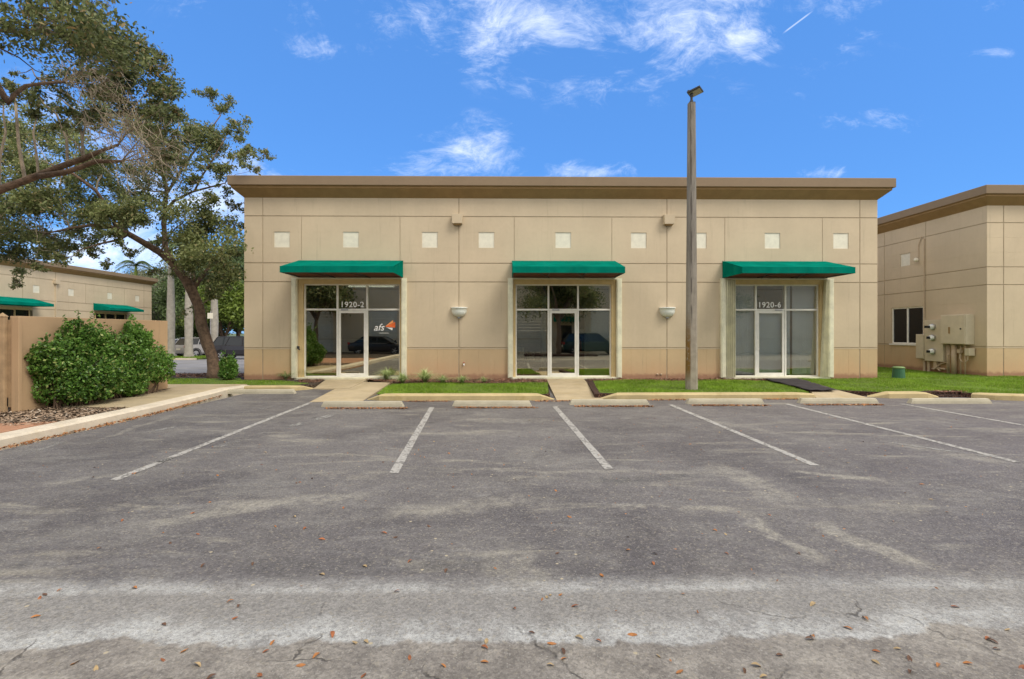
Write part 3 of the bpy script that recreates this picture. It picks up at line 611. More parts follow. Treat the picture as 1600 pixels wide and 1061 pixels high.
for k, by in enumerate(bays):
    Y = by['rec']; xl, xr, m0, m1 = FX(by['fl']) , FX(by['fr']), FX(by['m'][0]), FX(by['m'][1]); zt = 3.28; tr_ = 2.36; fr = .045
    GL = (M['glass'], M['glass_mid'], M['glass_clear'])[k]; fmb = MB(); y0, y1 = Y, Y + .1
    fmb.box((xl, y0, .0), (xl + fr, y1, zt)); fmb.box((xr - fr, y0, .0), (xr, y1, zt)); fmb.box((xl + fr, y0, zt - fr), (xr - fr, y1, zt))
    for m_ in (m0, m1): fmb.box((m_ - .03, y0 - .002, .0), (m_ + .03, y1 - .002, zt - fr))
    fmb.box((xl + fr, y0, .0), (m0 - .03, y1, .08)); fmb.box((m1 + .03, y0, .0), (xr - fr, y1, .08))
    for (p, q) in ((xl + fr, m0 - .03), (m0 + .03, m1 - .03), (m1 + .03, xr - fr)): fmb.box((p, y0 + .002, tr_), (q, y1 - .004, tr_ + .06))
    fo = fmb.build('storefront', M['alu'], main, bevel=.004, seg=1); fo['label'] = f'white framed glass storefront of the {ordw[k]} unit'
    for (p, q, r, s_) in [(xl + fr, m0 - .03, .08, tr_), (m1 + .03, xr - fr, .08, tr_), (xl + fr, m0 - .03, tr_ + .06, zt - fr), (m0 + .03, m1 - .03, tr_ + .06, zt - fr), (m1 + .03, xr - fr, tr_ + .06, zt - fr)]:
        g = MB(); g.box((p - .008, Y + .045, r - .008), (q + .008, Y + .053, s_ + .008)); g.build('pane', GL, fo)
    # header and reveal around the glazing
    h = MB(); h.box((FX(by['l']) , .02, zt), (FX(by['r']), .3, 3.46)); h.build('header', M['head'], main)
    j = MB(); j.box((FX(by['l']), .02, 0), (xl, .3, zt)); j.build('reveal', M['head'], main); j = MB(); j.box((xr, .02, 0), (FX(by['r']), .3, zt)); j.build('reveal', M['head'], main)
    s_ = MB(); s_.box((FX(by['l']) - .1, -.1, -.03), (FX(by['r']) + .1, Y + .0, .045)); s_.build('sill', M['cream'], main, bevel=.008)
    # door
    p, q = m0 + .03, m1 - .03; d = MB(); st = .085
    d.box((p + .006, Y + .01, .02), (p + st, Y + .06, 2.355)); d.box((q - st, Y + .01, .02), (q - .006, Y + .06, 2.355)); d.box((p + st, Y + .01, .02), (q - st, Y + .06, .17)); d.box((p + st, Y + .01, 2.265), (q - st, Y + .06, 2.355))
    do = d.build('door', M['alu'], main, bevel=.005, seg=1)
    g = MB(); g.box((p + st - .008, Y + .032, .162), (q - st + .008, Y + .04, 2.273)); g.build('pane', GL, do)
    hx = (q - .05) if k < 2 else (p + .05); sg = -1 if k < 2 else 1
    hd = MB(); hd.tube([(hx, Y + .01, .98), (hx, Y - .05, .98), (hx, Y - .05, 1.28), (hx, Y + .01, 1.28)], .016, 8); hd.box((hx - .02, Y - .01, 1.38), (hx + .02, Y + .01, 1.46)); hd.build('handle', M['alu'], do)
    if k == 0:
        pb = MB(); pb.box((p + st, Y + .07, 1.33), (q - st, Y + .1, 1.37)); pb.build('push_bar', M['alu'], do)
    cz = MB(); cz.box((p + .1, Y - .03, 2.36), (p + .35, Y + .0, 2.40)) if k < 2 else cz.box((q - .35, Y - .03, 2.36), (q - .1, Y + .0, 2.40)); cz.build('door_closer', M['steel'], do)
    # awning
    a0, a1 = FX(by['aw'][0]), FX(by['aw'][1]); pr = -1.5
    aw = MB(); T = .012
    aw.add([(a0, -.01, 4.08), (a1, -.01, 4.08), (a1, pr, 3.685), (a0, pr, 3.685), (a0, -.01, 4.08 - T), (a1, -.01, 4.08 - T), (a1, pr + T, 3.685 - T), (a0, pr + T, 3.685 - T)], [(0, 1, 2, 3), (7, 6, 5, 4), (0, 3, 7, 4), (1, 5, 6, 2)])
    for xx in (a0, a1):
        sgn = 1 if xx == a0 else -1
        aw.add([(xx, -.01, 3.49), (xx, pr, 3.49), (xx, pr, 3.685), (xx, -.01, 4.08), (xx + sgn * T, -.01, 3.49), (xx + sgn * T, pr, 3.49), (xx + sgn * T, pr, 3.675), (xx + sgn * T, -.01, 4.07)], [(0, 1, 2, 3), (7, 6, 5, 4), (0, 4, 5, 1)])
    ao = aw.build('awning', M['awning'], main); ao['label'] = f'green canvas awning over the {ordw[k]} door'
    va = MB(); va.box((a0, pr - .012, 3.49), (a1, pr - .001, 3.69)); va.build('valance', M['valance'], ao)
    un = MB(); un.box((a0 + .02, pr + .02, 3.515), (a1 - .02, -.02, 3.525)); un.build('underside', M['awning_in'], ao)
    fb = MB(); w3 = (a1 - a0) / 3
    for i in range(4):
        xx = a0 + .03 + i * (a1 - a0 - .06) / 3; fb.tube([(xx, -.03, 3.505), (xx, pr + .03, 3.505)], .014, 6)
    for i in (1, 2): xx = a0 + i * w3; fb.tube([(xx - .35, pr + .06, 3.50), (xx + .1, -.12, 3.47)], .012, 6)
    fb.tube([(a0 + .02, pr + .02, 3.50), (a1 - .02, pr + .02, 3.50)], .014, 6); fb.build('frame_bar', M['dark'], ao)
    # folding storm shutters and their posts
    for side in (0, 1):
        cx0, cx1 = (FX(by['l']) - .19, FX(by['l']) - .01) if side == 0 else (FX(by['r']) + .01, FX(by['r']) + .19)
        sh = MB(); sh.box((cx0, -.13, .02), (cx1, .0 - .001, 3.43)); sh.box((cx0 + .03, -.145, .04), (cx1 - .03, -.13, 3.42))
        so_ = sh.build('storm_shutter', M['cream'], main, bevel=.006, seg=1)
        if k == 2:
            z = MB(); n = 9; w_ = .30 if side == 0 else .26; s0 = cx1 if side == 0 else cx0; sg = 1 if side == 0 else -1
            pts = [(s0 + sg * w_ * i / n, -.17 if i % 2 else -.0) for i in range(n + 1)]
            lean = 0.0 if side == 0 else .16
            for (pa, pb_) in zip(pts, pts[1:]):
                z.add([(pa[0] , pa[1], .05), (pb_[0] , pb_[1], .05), (pb_[0] - sg * lean * .0 - sg * lean * abs(pb_[0] - s0) / w_, pb_[1], 3.42), (pa[0] - sg * lean * abs(pa[0] - s0) / w_, pa[1], 3.42)], [(0, 1, 2, 3)])
            zo = z.build('folded_leaf', M['cream'], so_); zo.modifiers.new('s', 'SOLIDIFY').thickness = .006
    rail = MB(); rail.box((FX(by['l']) - .2, -.13, 3.43), (FX(by['r']) + .2, -.03, 3.47)); rail.build('shutter_rail', M['cream'], main)
    if k == 0: text_mesh('unit_number', '1920-2', .27, M['white'], fo, ((m0 + m1) / 2 - .01, Y + .036, 2.475), off=.018, spacing=1.1)
    if k == 2: text_mesh('unit_number', '1920-6', .27, M['white'], fo, ((m0 + m1) / 2 - .03, Y + .036, 2.475), off=.018, spacing=1.1)
    if k == 0:
        lx = FX(591); text_mesh('window_lettering', 'afs', .34, M['white'], fo, (lx - .02, Y + .036, 1.66), shear=.3, off=.004)
        u_ = MB(); [u_.box((lx + .0 + i * .028, Y + .038, 1.562), (lx + .018 + i * .028, Y + .042, 1.578)) for i in range(12)]; u_.build('small_lettering', M['white'], fo)
        P3 = lambda a, c: (FX(a), Y + .039, H_(c)); H_ = lambda py: CAM_H + (HOR - py) * (CAM_D + Y) / 800
        t = MB(); t.add([P3(600, 510.5), P3(616, 503), P3(616, 512)], [(0, 1, 2)]); t.build('window_logo', M['orange'], fo)
        t = MB(); t.add([P3(600, 510), P3(612.5, 500), P3(613, 504)], [(0, 1, 2)]); t.build('window_logo', M['lorange'], fo)
        t = MB(); t.add([P3(602, 511.6), P3(612, 512.3), P3(611.5, 516)], [(0, 1, 2)]); t.build('window_logo', M['white'], fo)
# interior pieces
def inner(name, mat, a, c, lab=None, cat=None):
    b = MB(); b.box(a, c); o = b.build(name, mat, main); return o
for zz, (a, c) in enumerate([((479, 3.0), (523, 0)), ((530, 2.7), (566, 0))]): pass
for (xa, xb, yy) in ((-6.9, -5.4, 1.2), (-6.2, -4.4, 2.6)): b = MB(); b.box((xa, yy, 3.40), (xb, yy + .12, 3.5)); b.build('ceiling_light', M['tube'], main)
inner('partition', M['room'], (-5.4, 2.6, 0), (-5.25, 6, 3.5))
inner('blue_partition', M['blue'], (FX(808) - .1, 2.2, .45), (FX(848) + .25, 2.26, 1.95)); inner('roll_shutter', M['rollup'], (FX(808) - .1, 2.3, 1.95), (FX(848) + .3, 2.4, 3.2))
inner('pillar', M['grayb'], (FX(850), 1.0, 0), (FX(855.5) + .03, 1.3, 3.5)); inner('grey_board', M['grayb'], (FX(917), .5, 0), (FX(956) + .1, .56, 2.45)); inner('grey_board', M['room'], (FX(917), .52, 2.46), (FX(956) + .1, .58, 3.4))
b = MB(); xs = np.arange(FX(1144), FX(1184), .085)
for x_ in xs: b.box((x_, .36, .1), (x_ + .078, .372, 3.3), 0)
for x_ in np.arange(FX(1232), FX(1281), .085):
    if not FX(1243) < x_ < FX(1246.5): b.box((x_, .36, .1), (x_ + .078, .372, 3.3), 0)
b.build('vertical_blind', M['blind'], main); inner('door_shade', M['grayb'], (FX(1188), .30, .1), (FX(1228), .31, 2.3))
t = thing('fire_extinguisher', 'red fire extinguisher seen inside the right pane of the middle storefront', 'extinguisher', (FX(912), .9, .0)); b = MB(); b.lathe([(0, .85), (.07, .86), (.075, .9), (.075, 1.25), (.05, 1.32), (.02, 1.35), (0, 1.35)], n=14); b.build('cylinder', M['red'], t, smooth=True); b = MB(); b.box((-.03, -.03, 1.35), (.05, .03, 1.43)); b.tube([(.02, 0, 1.38), (.1, 0, 1.3), (.1, 0, 1.0)], .012, 6); b.build('valve', M['black'], t)
b = MB(); b.box((-.14, -.03, .0), (.14, -.02, .16)); b.build('notice', M['white'], t).location.z = 1.55
t = thing('bucket', 'white paint bucket on a bench behind the left pane of the middle storefront', 'bucket', (FX(833), 1.6, .55)); b = MB(); b.lathe([(0, 0), (.13, 0), (.15, .3), (.14, .3), (.12, .02), (0, .02)], n=18); b.build('pail', M['white'], t, smooth=True); b = MB(); b.tube([(.15, 0, .27), (.1, -.12, .15), (-.1, -.12, .15), (-.15, 0, .27)], .005, 5); b.build('wire_handle', M['steel'], t)
t = thing('chair', 'pale office chair behind the left pane of the middle storefront', 'chair', (FX(812), 1.0, 0)); b = MB(); b.box((-.22, -.22, .42), (.22, .22, .5)); b.build('seat', M['tile'], t, bevel=.03); b = MB(); b.box((-.22, .2, .55), (.2, .26, 1.05)); b.build('backrest', M['tile'], t, bevel=.03)
for sx in (-.18, .18):
    for sy in (-.18, .18): b = MB(); b.tube([(sx, sy, 0), (sx, sy, .42)], .015, 6); b.build('leg', M['steel'], t)
t = thing('work_bench', 'low dark bench inside behind the left pane of the middle storefront', 'bench', (FX(830), 1.6, 0)); b = MB(); b.box((-.45, -.3, .5), (.75, .3, .55)); b.build('bench_top', M['grayb'], t)
for sx in (-.4, .7): 
    for sy in (-.25, .25): b = MB(); b.box((sx - .02, sy - .02, 0), (sx + .02, sy + .02, .5)); b.build('leg', M['dark'], t)
# scuppers (leader boxes), wall lamps, hose bib
for px in (715, 1043.5):
    b = MB(); x = FX(px); b.add([(x - .19, -.005, 5.66), (x + .19, -.005, 5.66), (x + .19, -.22, 5.66), (x - .19, -.22, 5.66), (x - .17, -.005, 5.34), (x + .17, -.005, 5.34), (x + .17, -.2, 5.34), (x - .17, -.2, 5.34)], [(0, 1, 2, 3), (7, 6, 5, 4), (0, 4, 5, 1), (1, 5, 6, 2), (2, 6, 7, 3), (3, 7, 4, 0)])
    s_ = b.build('scupper', M['wall'], main, bevel=.006); b = MB(); b.box((x - .12, -.17, 5.30), (x + .12, -.03, 5.345)); b.build('outlet', M['soffit'], s_)
for px, side in ((717.5, 'left'), (1042.5, 'right')):
    t = thing('wall_lamp', f'white half-dome wall lamp on the wall joint {side} of the middle storefront', 'lamp', (FX(px), 0, 2.3), group='half-dome wall lamps')
    b = MB(); b.lathe([(.0, -.17), (.08, -.165), (.17, -.13), (.235, -.06), (.262, .02), (.27, .125), (.285, .13), (.285, .16), (.262, .16)], n=24, a0=math.pi, a1=2 * math.pi); b.lathe([(0, .150), (.264, .150)], n=24, a0=math.pi, a1=2 * math.pi); b.build('shade', M['sconce'], t, smooth=True)
    b = MB(); b.box((-.05, -.05, -.22), (.05, 0, -.165)); b.build('bracket', M['steel'], t)
t = thing('hose_tap', 'small brass hose tap low on the wall right of the joint', 'tap', (FX(725), 0, .5)); b = MB(); b.tube([(0, 0, 0), (0, -.07, 0), (0, -.09, -.05)], .02, 8); b.build('spout', M['steel'], t); b = MB(); b.lathe([(0, .05), (.035, .05), (.035, .065), (0, .065)], (0, -.06, 0), 10); b.build('valve_wheel', M['red'], t)
for i, px in enumerate((1027, 1032.5)): b = MB(); b.lathe([(0, 0), (.035, 0), (.035, .03), (.02, .045), (0, .045)], n=10); o = b.build('pipe_stub', M['pipe'], main, smooth=True); o.location = (FX(px), 0, FZ(585) + .0); o.rotation_euler = (R(90), 0, 0)
b = MB(); b.tube([(FX(468), -.14, 1.12), (FX(468), -.2, 1.1), (FX(470), -.2, 1.02), (FX(471), -.14, 1.0)], .018, 8); b.box((FX(467), -.17, 1.03), (FX(470.5), -.13, 1.12)); b.build('padlock', M['dark'], main)
# ---- right building
XR, YR = 17.66, .72
rb = thing('commercial_building', 'beige building at the right edge with dark slider window and electric meters on its side', 'building', (XR, YR, 0))
def shift(o): o.location = (-XR, -YR, 0)
def mk_shifted(parent, fn_):
    before = set(S.objects); fn_()
    for o in S.objects:
        if o not in before and o.parent is parent: o.location = (o.location.x - parent.location.x, o.location.y - parent.location.y, o.location.z)
def Dy(px): return XR * 800 / (px - 788) - CAM_D - YR      # distance back along the side face of a picture column
def right():
    LS = 16
    f2 = lambda u_, d, z: (XR - d, YR + .0165 + u_, z)
    wh = [(Dy(1450), Dy(1399), 1.09, 2.71)]
    facade(rb, f2, LS, [Dy(1388) + .0, Dy(1454)], [], wh, [Dy(1421)], back=.25, names=('wall', 'wall_base'))
    f3 = lambda u_, d, z: (XR + u_, YR - d, z)
    b = MB(); facade(rb, lambda u_, d, z: f3(u_ + .26, d, z) if False else f3(u_, d, z), 14, [.62, 7.0], [1.9], [], [1.95], back=.0145 * 1.02)
    b.box((XR + .26, YR + .02, -.1), (XR + 13.9, YR + .25, 6.5)); b.build('core', M['groove'], rb)
    cornice(rb, XR, YR, XR + 14, YR + LS)
    w0, w1, z0, z1 = wh[0]; mid = (w0 + w1) / 2
    b = MB()
    for (p, q, r, s_) in [(w0, w0 + .06, z0, z1), (w1 - .06, w1, z0, z1), (mid - .035, mid + .035, z0 + .06, z1 - .06), (w0 + .06, w1 - .06, z0, z0 + .06), (w0 + .06, w1 - .06, z1 - .06, z1)]: b.box((p, -.12, r), (q, -.04, s_), 0, f2)
    b.box((w0 - .08, -.02, z0 - .06), (w1 + .08, .04, z0), 0, f2)
    wn = b.build('window', M['alu'], rb)
    for (p, q) in ((w0 + .06, mid - .035), (mid + .035, w1 - .06)): g = MB(); g.box((p, -.09, z0 + .06), (q, -.08, z1 - .06), 0, f2); g.build('pane', simple('dark_tinted_glass', (.004, .005, .006), .12, .02, spec=.3), wn)
    b = MB(); b.box((w0 + .01, -.2, z0 + .01), (w1 - .01, -.15, z1 - .01), 0, f2); b.build('window_lining', M['black'], rb)
    # conduit and floodlight high on the side
    b = MB(); y_ = Dy(1454) + .04; P = lambda u_, d, z: f2(u_, d, z)
    b.tube([P(y_, .03, 2.2), P(y_, .03, 5.5), P(y_ + .1, .05, 5.65), P(y_ + .3, .03, 5.3), P(y_ + .3, .03, 4.8)], .018, 6); b.build('conduit', M['pipe'], rb)
    b = MB(); b.lathe([(0, -.1), (.07, -.08), (.09, 0), (.05, .06), (0, .08)], P(y_ + .32, .12, 4.7), 12); b.build('floodlight', M['tile'], rb, smooth=True)
mk_shifted(rb, right)
Ue = lambda u_, d, z: (XR - d, YR + u_, z)
# electric cabinet
y0, y1 = Dy(1532), Dy(1491)
t = thing('electric_cabinet', 'large beige steel cabinet on pipes at the corner end of the right building side', 'cabinet', Ue((y0 + y1) / 2, 0, 0)); h = (y1 - y0) / 2
b = MB(); b.box((-.34, -h, 1.14), (-.002, h, 2.28)); b.build('housing', M['metalbox'], t, bevel=.012)
b = MB(); b.box((-.365, -h + .03, 1.16), (-.345, h - .03, 2.25)); dr = b.build('door', M['metalbox'], t, bevel=.006); b = MB(); b.box((-.385, .1, 1.55), (-.366, .16, 1.8)); b.build('handle', M['soffit'], dr); b = MB(); b.box((-.378, -h + .16, 1.7), (-.366, -h + .22, 1.76)); b.build('lock', M['dark'], dr)
for yy, rr in ((h - .42, .09), (h - .12, .03), (-.15, .025), (-.35, .025), (h - .2, .025)): b = MB(); b.tube([(-.17, yy, -.03), (-.17, yy, 1.15)], rr, 12); b.build('conduit', M['pipe'], t, smooth=True)
b = MB(); b.tube([(-.2, -.15, .85), (-.2, -.15, .6), (-.22, -.25, .48), (-.22, -.4, .45), (-.22, -.5, .55), (-.22, -.52, .75)], .022, 8); b.box((-.26, -.2, .8), (-.12, -.08, .95)); b.tube([(-.19, .1, .72), (-.19, .4, .72)], .02, 6); b.build('flexible_pipe', M['pipe'], t, smooth=False)
b = MB(); b.box((-.27, -.62, .72), (-.05, -.42, 1.0)); b.build('junction_box', M['metalbox'], t, bevel=.01)
y0, y1 = Dy(1489), Dy(1459)
t = thing('meter_bank', 'beige panel with three round electric meters between window and large cabinet', 'meter', Ue((y0 + y1) / 2, 0, 0)); h = (y1 - y0) / 2
b = MB(); b.box((-.2, -h, .42), (-.002, h, 2.1)); b.build('panel', M['metalbox'], t, bevel=.012)
for i, zc in enumerate((1.82, 1.38, .82)):
    b = MB(); b.lathe([(.125, 0), (.125, .05), (.105, .06)], n=20); b.lathe([(0, .05), (.115, .05)], n=20); m_ = b.build('meter_socket', M['steel'], t); m_.location = (-.2, 0.0, zc); m_.rotation_euler = (0, R(-90), 0)
    b = MB(); b.lathe([(.1, .05), (.1, .13), (.08, .16), (0, .165)], n=20); g = b.build('meter_glass', M['sconce'], m_, smooth=True)
    b = MB(); b.box((-.05, -.03, .166), (.05, .03, .27 if i else .36)); b.build('reader_unit', M['black'], m_)
b = MB(); b.tube([(-.1, h - .1, .42), (-.1, h - .1, -.03)], .05, 10); b.box((-.16, -h + .35, .12), (-.05, -h + .5, .42)); b.tube([(-.1, -.1, .42), (-.14, 0, .2), (-.14, -.25, .05)], .022, 7); b.tube([(-.1, .2, .12), (-.15, 0, .1), (-.15, -.3, .35), (-.1, -.5, .4)], .025, 7); b.tube([(-.12, -.1, .15), (-.13, -.5, .13)], .035, 7); b.build('pipes', M['pipe'], t)
y0, y1 = Dy(1459) + .02, Dy(1446)
t = thing('switch_box', 'narrow beige switch box overlapping the window, left of the meters', 'box', Ue((y0 + y1) / 2, 0, 0)); h = (y1 - y0) / 2
b = MB(); b.box((-.22, -h, .5), (-.002, h, 1.52)); b.build('housing', M['metalbox'], t, bevel=.012); b = MB(); b.box((-.235, -h + .02, .52), (-.221, h - .02, 1.5)); b.build('cover', M['metalbox'], t); b = MB(); b.tube([(-.1, -h + .1, .5), (-.1, -h + .1, -.03)], .05, 10); b.build('conduit', M['pipe'], t)
# green utility box
g0 = G(1404, 590); t = thing('utility_box', 'small dark green plastic utility box standing in the grass between the buildings', 'utility box', (g0[0], g0[1], -.03))
b = MB(); b.add([(.2 * math.cos(a_), .2 * math.sin(a_), 0) for a_ in [k_ * math.pi / 8 for k_ in range(16)]] + [(.175 * math.cos(a_), .175 * math.sin(a_), .36) for a_ in [k_ * math.pi / 8 for k_ in range(16)]], [tuple(range(16))[::-1], tuple(range(16, 32))] + [(k_, (k_ + 1) % 16, 16 + (k_ + 1) % 16, 16 + k_) for k_ in range(16)]); b.build('body', M['green_box'], t, bevel=.02)
b = MB(); b.lathe([(.0, .362), (.195, .362), (.195, .385), (.15, .42), (0, .43)], n=18); b.build('lid', M['green_lid'], t, smooth=True)
# ---- left far building (faces +X)
XL = -34.6
lb = thing('commercial_building', 'beige building beyond the enclosure at left with two green awnings', 'building', (XL, 15, 0))
def left():
    Ye = 32.9; yd = lambda px: 34.6 * 800 / (788 - px) - CAM_D; L = 45
    f4 = lambda u_, d, z: (XL + d, Ye - u_, z)
    u_of = lambda px: Ye - yd(px)
    hs = [(u_of(q) - 1.9, u_of(q) + 1.9, -.01, 3.4) for q in (180, 22)]
    facade(lb, f4, L, [u_of(95), u_of(45), u_of(230)], [u_of(141), u_of(200)], hs, [u_of(q) for q in (66, 119, 178, 220, 5)], back=.25, gw=.03)
    b = MB(); b.box((XL - 15, Ye - .25, -.1), (XL - .26, Ye, 6.5)); b.build('end_wall', M['wall'], lb); b = MB(); b.box((XL - 8, Ye - L + .3, 0), (XL - 2, Ye - .3, 6.3)); b.build('core', M['black'], lb)
    cornice(lb, XL - 15, Ye - L, XL, Ye)
    for q, lab in ((180, 'green awning at the right end of the far-left building'), (22, 'green awning at the left edge of the photo on the far-left building')):
        uc = u_of(q); a = MB(); T = .02; c0, c1, pr = uc - 1.95, uc + 1.95, 1.5
        a.add([f4(c0, .0, 4.08), f4(c1, .0, 4.08), f4(c1, pr, 3.68), f4(c0, pr, 3.68), f4(c0, 0, 3.49), f4(c1, 0, 3.49), f4(c1, pr, 3.49), f4(c0, pr, 3.49)], [(0, 1, 2, 3), (3, 2, 6, 7), (0, 3, 7, 4), (1, 2, 6, 5), (4, 5, 6, 7)])
        o = a.build('awning', M['awning'], lb); o['label'] = lab
        fr = MB()
        for i in range(4): uu = uc - 1.7 + i * 1.13; fr.box((uu - .03, -.1, 0), (uu + .03, -.02, 3.3), 0, f4)
        fr.box((uc - 1.9, -.12, 3.22), (uc + 1.9, -.02, 3.4), 0, f4); fr.box((uc - 1.9, -.12, 2.36), (uc + 1.9, -.03, 2.42), 0, f4); fo = fr.build('storefront', M['head'], lb)
        g = MB(); g.box((uc - 1.9, -.2, 0), (uc + 1.9, -.13, 3.4), 0, f4); g.build('pane', M['carglass'], fo)
    b = MB(); uu = u_of(95); b.box((uu - .2, .0, 5.35), (uu + .2, .2, 5.66), 0, f4); b.build('scupper', M['wall'], lb); b = MB(); b.box((uu - .05, .0, .1), (uu + .05, .08, 5.35), 0, f4); b.build('downpipe', M['wall'], lb)
mk_shifted(lb, left)
# ---- warehouse behind the camera, seen in the glass
wb = thing('warehouse', 'beige warehouse with roll-up doors behind the camera, mirrored in the storefront glass', 'building', (0, -24.5, 0))
b = MB(); WX = [(-17, -14.2), (-11.5, -8.9), (.9, 3.5), (7.2, 9.8)]
for (a, c, d, e) in rects(-30, 30, -.1, 6.3, [(p, q, -.2, 3.5) for p, q in WX] + [(4.6, 5.6, -.2, 2.2), (-7.4, -6.4, -.2, 2.2)]): b.box((a, -.3, d), (c, 0, e))
b.build('wall', M['wall'], wb)
for p, q in WX:
    b = MB()
    for i in range(14): b.box((p, -.12, i * .25), (q, -.08, (i + 1) * .25 - .008))
    b.build('roll_up_door', M['rollup'], wb)
for p in (4.6, -7.4): b = MB(); b.box((p, -.12, -.1), (p + 1, -.06, 2.2)); b.build('door', M['carglass'], wb)
b = MB(); b.box((-30.3, -12, 6.3), (30.3, .35, 6.9)); b.build('cornice', M['cornice'], wb); b = MB(); b.box((4.1, .0, 2.5), (6.1, 1.2, 2.9)); b.build('awning', M['awning'], wb)
b = MB(); b.box((-30, .003, 5.2), (30, .012, 5.23)); b.box((-30, .003, 1.05), (30, .012, 1.08)); b.build('groove_line', M['soffit'], wb)
island([(1.5, -21.5), (6.8, -21.5), (6.8, -19.2), (1.5, -19.2)], 'rear_soil', M['mulch'], -.02)
# ================================================================ ENCLOSURE, FENCE
Wn, Wf = (-9.80, -7.3), (-9.6, -3.05)
encl = thing('enclosure_wall', 'plain tan masonry wall behind the large shrubs', 'wall', (-10.1, -5, 0))
b = MB(); d = Vector((Wf[0] - Wn[0], Wf[1] - Wn[1], 0)).normalized(); nn = Vector((d.y, -d.x, 0)); a0 = Vector((*Wn, 0)); a1 = Vector((*Wf, 0))
def poly_prism(mb, pts, z0, z1): return mb.prism([(p.x, p.y) for p in pts], z0, z1)
poly_prism(b, [a0, a1, a1 - nn * .2, a0 - nn * .2], -.05, 1.92); b.build('wall', M['enclosure'], encl, bevel=.01).location = (10.1, 5, 0)
b = MB(); b.box((-14, -3.3, -.05), (-9.82, -3.1, 1.918)); b.build('wall', M['enclosure'], encl).location = (10.1, 5, 0)
fence = thing('gate_fence', 'tan wooden enclosure gate with vertical pickets at the left edge', 'fence', (-9.87, -7.35, 0))
# pickets facing the camera
def picket(x, y, w_, z0, z1, mat=M['fence'], th=.03):
    b = MB(); b.box((x - w_ / 2, y, z0), (x + w_ / 2, y + th, z1)); return b
Yf = -7.35
for i in range(22):
    x = -.1 - i * .155
    o = picket(x, random.uniform(-.005, .005), .125, .06 + random.uniform(0, .03), 1.84 + (.03 if i % 2 else 0)).build('picket', M['fence'], fence, bevel=.005, seg=1)
for zc in (.3, 1.0, 1.66): b = MB(); b.box((-3.5, .03, zc), (.02, .09, zc + .1)); b.build('rail', M['fence'], fence)
for px_, x in ((0, -.17), (0, -2.5)): 
    b = MB(); b.box((x - .07, -.09, -.03), (x + .07, .0 - .006, 1.9)); b.add([(x - .085, -.105, 1.9), (x + .085, -.105, 1.9), (x + .085, .01, 1.9), (x - .085, .01, 1.9), (x, -.045, 1.99)], [(0, 1, 4), (1, 2, 4), (2, 3, 4), (3, 0, 4), (3, 2, 1, 0)]); b.build('post', M['fence'], fence, bevel=.006, seg=1)
b = MB(); b.box((-.0, -.05, -.03), (.15, .03, 1.90)); b.build('end_pier', M['enclosure'], fence, bevel=.01)
b = MB(); b.box((-.14, -.03, .1), (-.1, -.001, .28)); b.build('hinge', M['dark'], fence)
# cream panel fence beside the far left corner of the building
t = thing('screen_panel', 'cream slatted screen panel behind the small clipped shrub', 'screen', (-12.2, 9.5, 0)); 
for i in range(8): b = MB(); b.box((-.2 + i * .2, -.02, 0), (-.03 + i * .2, .02, 1.25)); b.build('slat', M['tile'], t)
b = MB(); b.box((-.22, -.03, 1.25), (1.4, .03, 1.33)); b.build('rail', M['tile'], t)
t2 = thing('meter_cabinet', 'small blue-grey cabinet in front of the cream screen panel', 'cabinet', (-11.45, 9.2, 0)); b = MB(); b.box((-.3, -.15, -.15), (.3, .15, .8)); b.build('housing', simple('blue_grey_metal', (.25, .3, .36), .5), t2, bevel=.02); b = MB(); b.box((-.27, -.17, -.1), (.27, -.151, .75)); b.build('door', simple('blue_grey_door', (.28, .33, .4), .5), t2)
# ================================================================ WHEEL STOPS
stops = [((350, 460), 615.5, 'at the far left, before the short kerb'), ((501, 630), 636, 'across the end of the left door walk'), ((706, 831), 635, 'before the kerb between left and middle doors'), ((890, 1015), 633, 'across the end of the middle door walk'), ((1074, 1195), 631.5, 'right of the concrete lamp pole, before the kerb'), ((1250, 1374), 630.5, 'across the end of the right door walk'), ((1424, 1551), 631, 'nearest the right edge, before the broken kerb')]
for (a, c), yb_, lab in stops:
    p, q = Vector(G(a, yb_, -.15)), Vector(G(c, yb_, -.15)); L = (q - p).length; b = MB(); h = .125; prof = [(-.08, 0), (-.072, .06), (-.05, h - .01), (-.035, h), (.035, h), (.05, h - .01), (.072, .06), (.08, 0)]
    n = 12
    for i in range(n + 1):
        u_ = -L / 2 + L * i / n
        for (yy, zz) in prof:
            uu = u_
            if i in (0, n): uu = u_ + (.06 if i == 0 else -.06) * (zz / h)
            b.v.append((uu, yy + .08 + random.uniform(-.0015, .0015), zz + random.uniform(-.002, .002) * (zz > .05)))
    m_ = len(prof); b.f = [(i * m_ + k, i * m_ + k + 1, (i + 1) * m_ + k + 1, (i + 1) * m_ + k) for i in range(n) for k in range(m_ - 1)] + [tuple(range(m_)), tuple(n * m_ + k for k in range(m_))[::-1]]; b.m = [0] * len(b.f)
    o = b.build('wheel_stop', M['stop'], bevel=.008, seg=1); o.location = ((p.x + q.x) / 2, (p.y + q.y) / 2, -.149); o.rotation_euler.z = math.atan2(q.y - p.y, q.x - p.x) + random.uniform(-.008, .008)
    tag(o, 'pale concrete wheel stop ' + lab, 'wheel stop', 'concrete wheel stops along the parking bays')
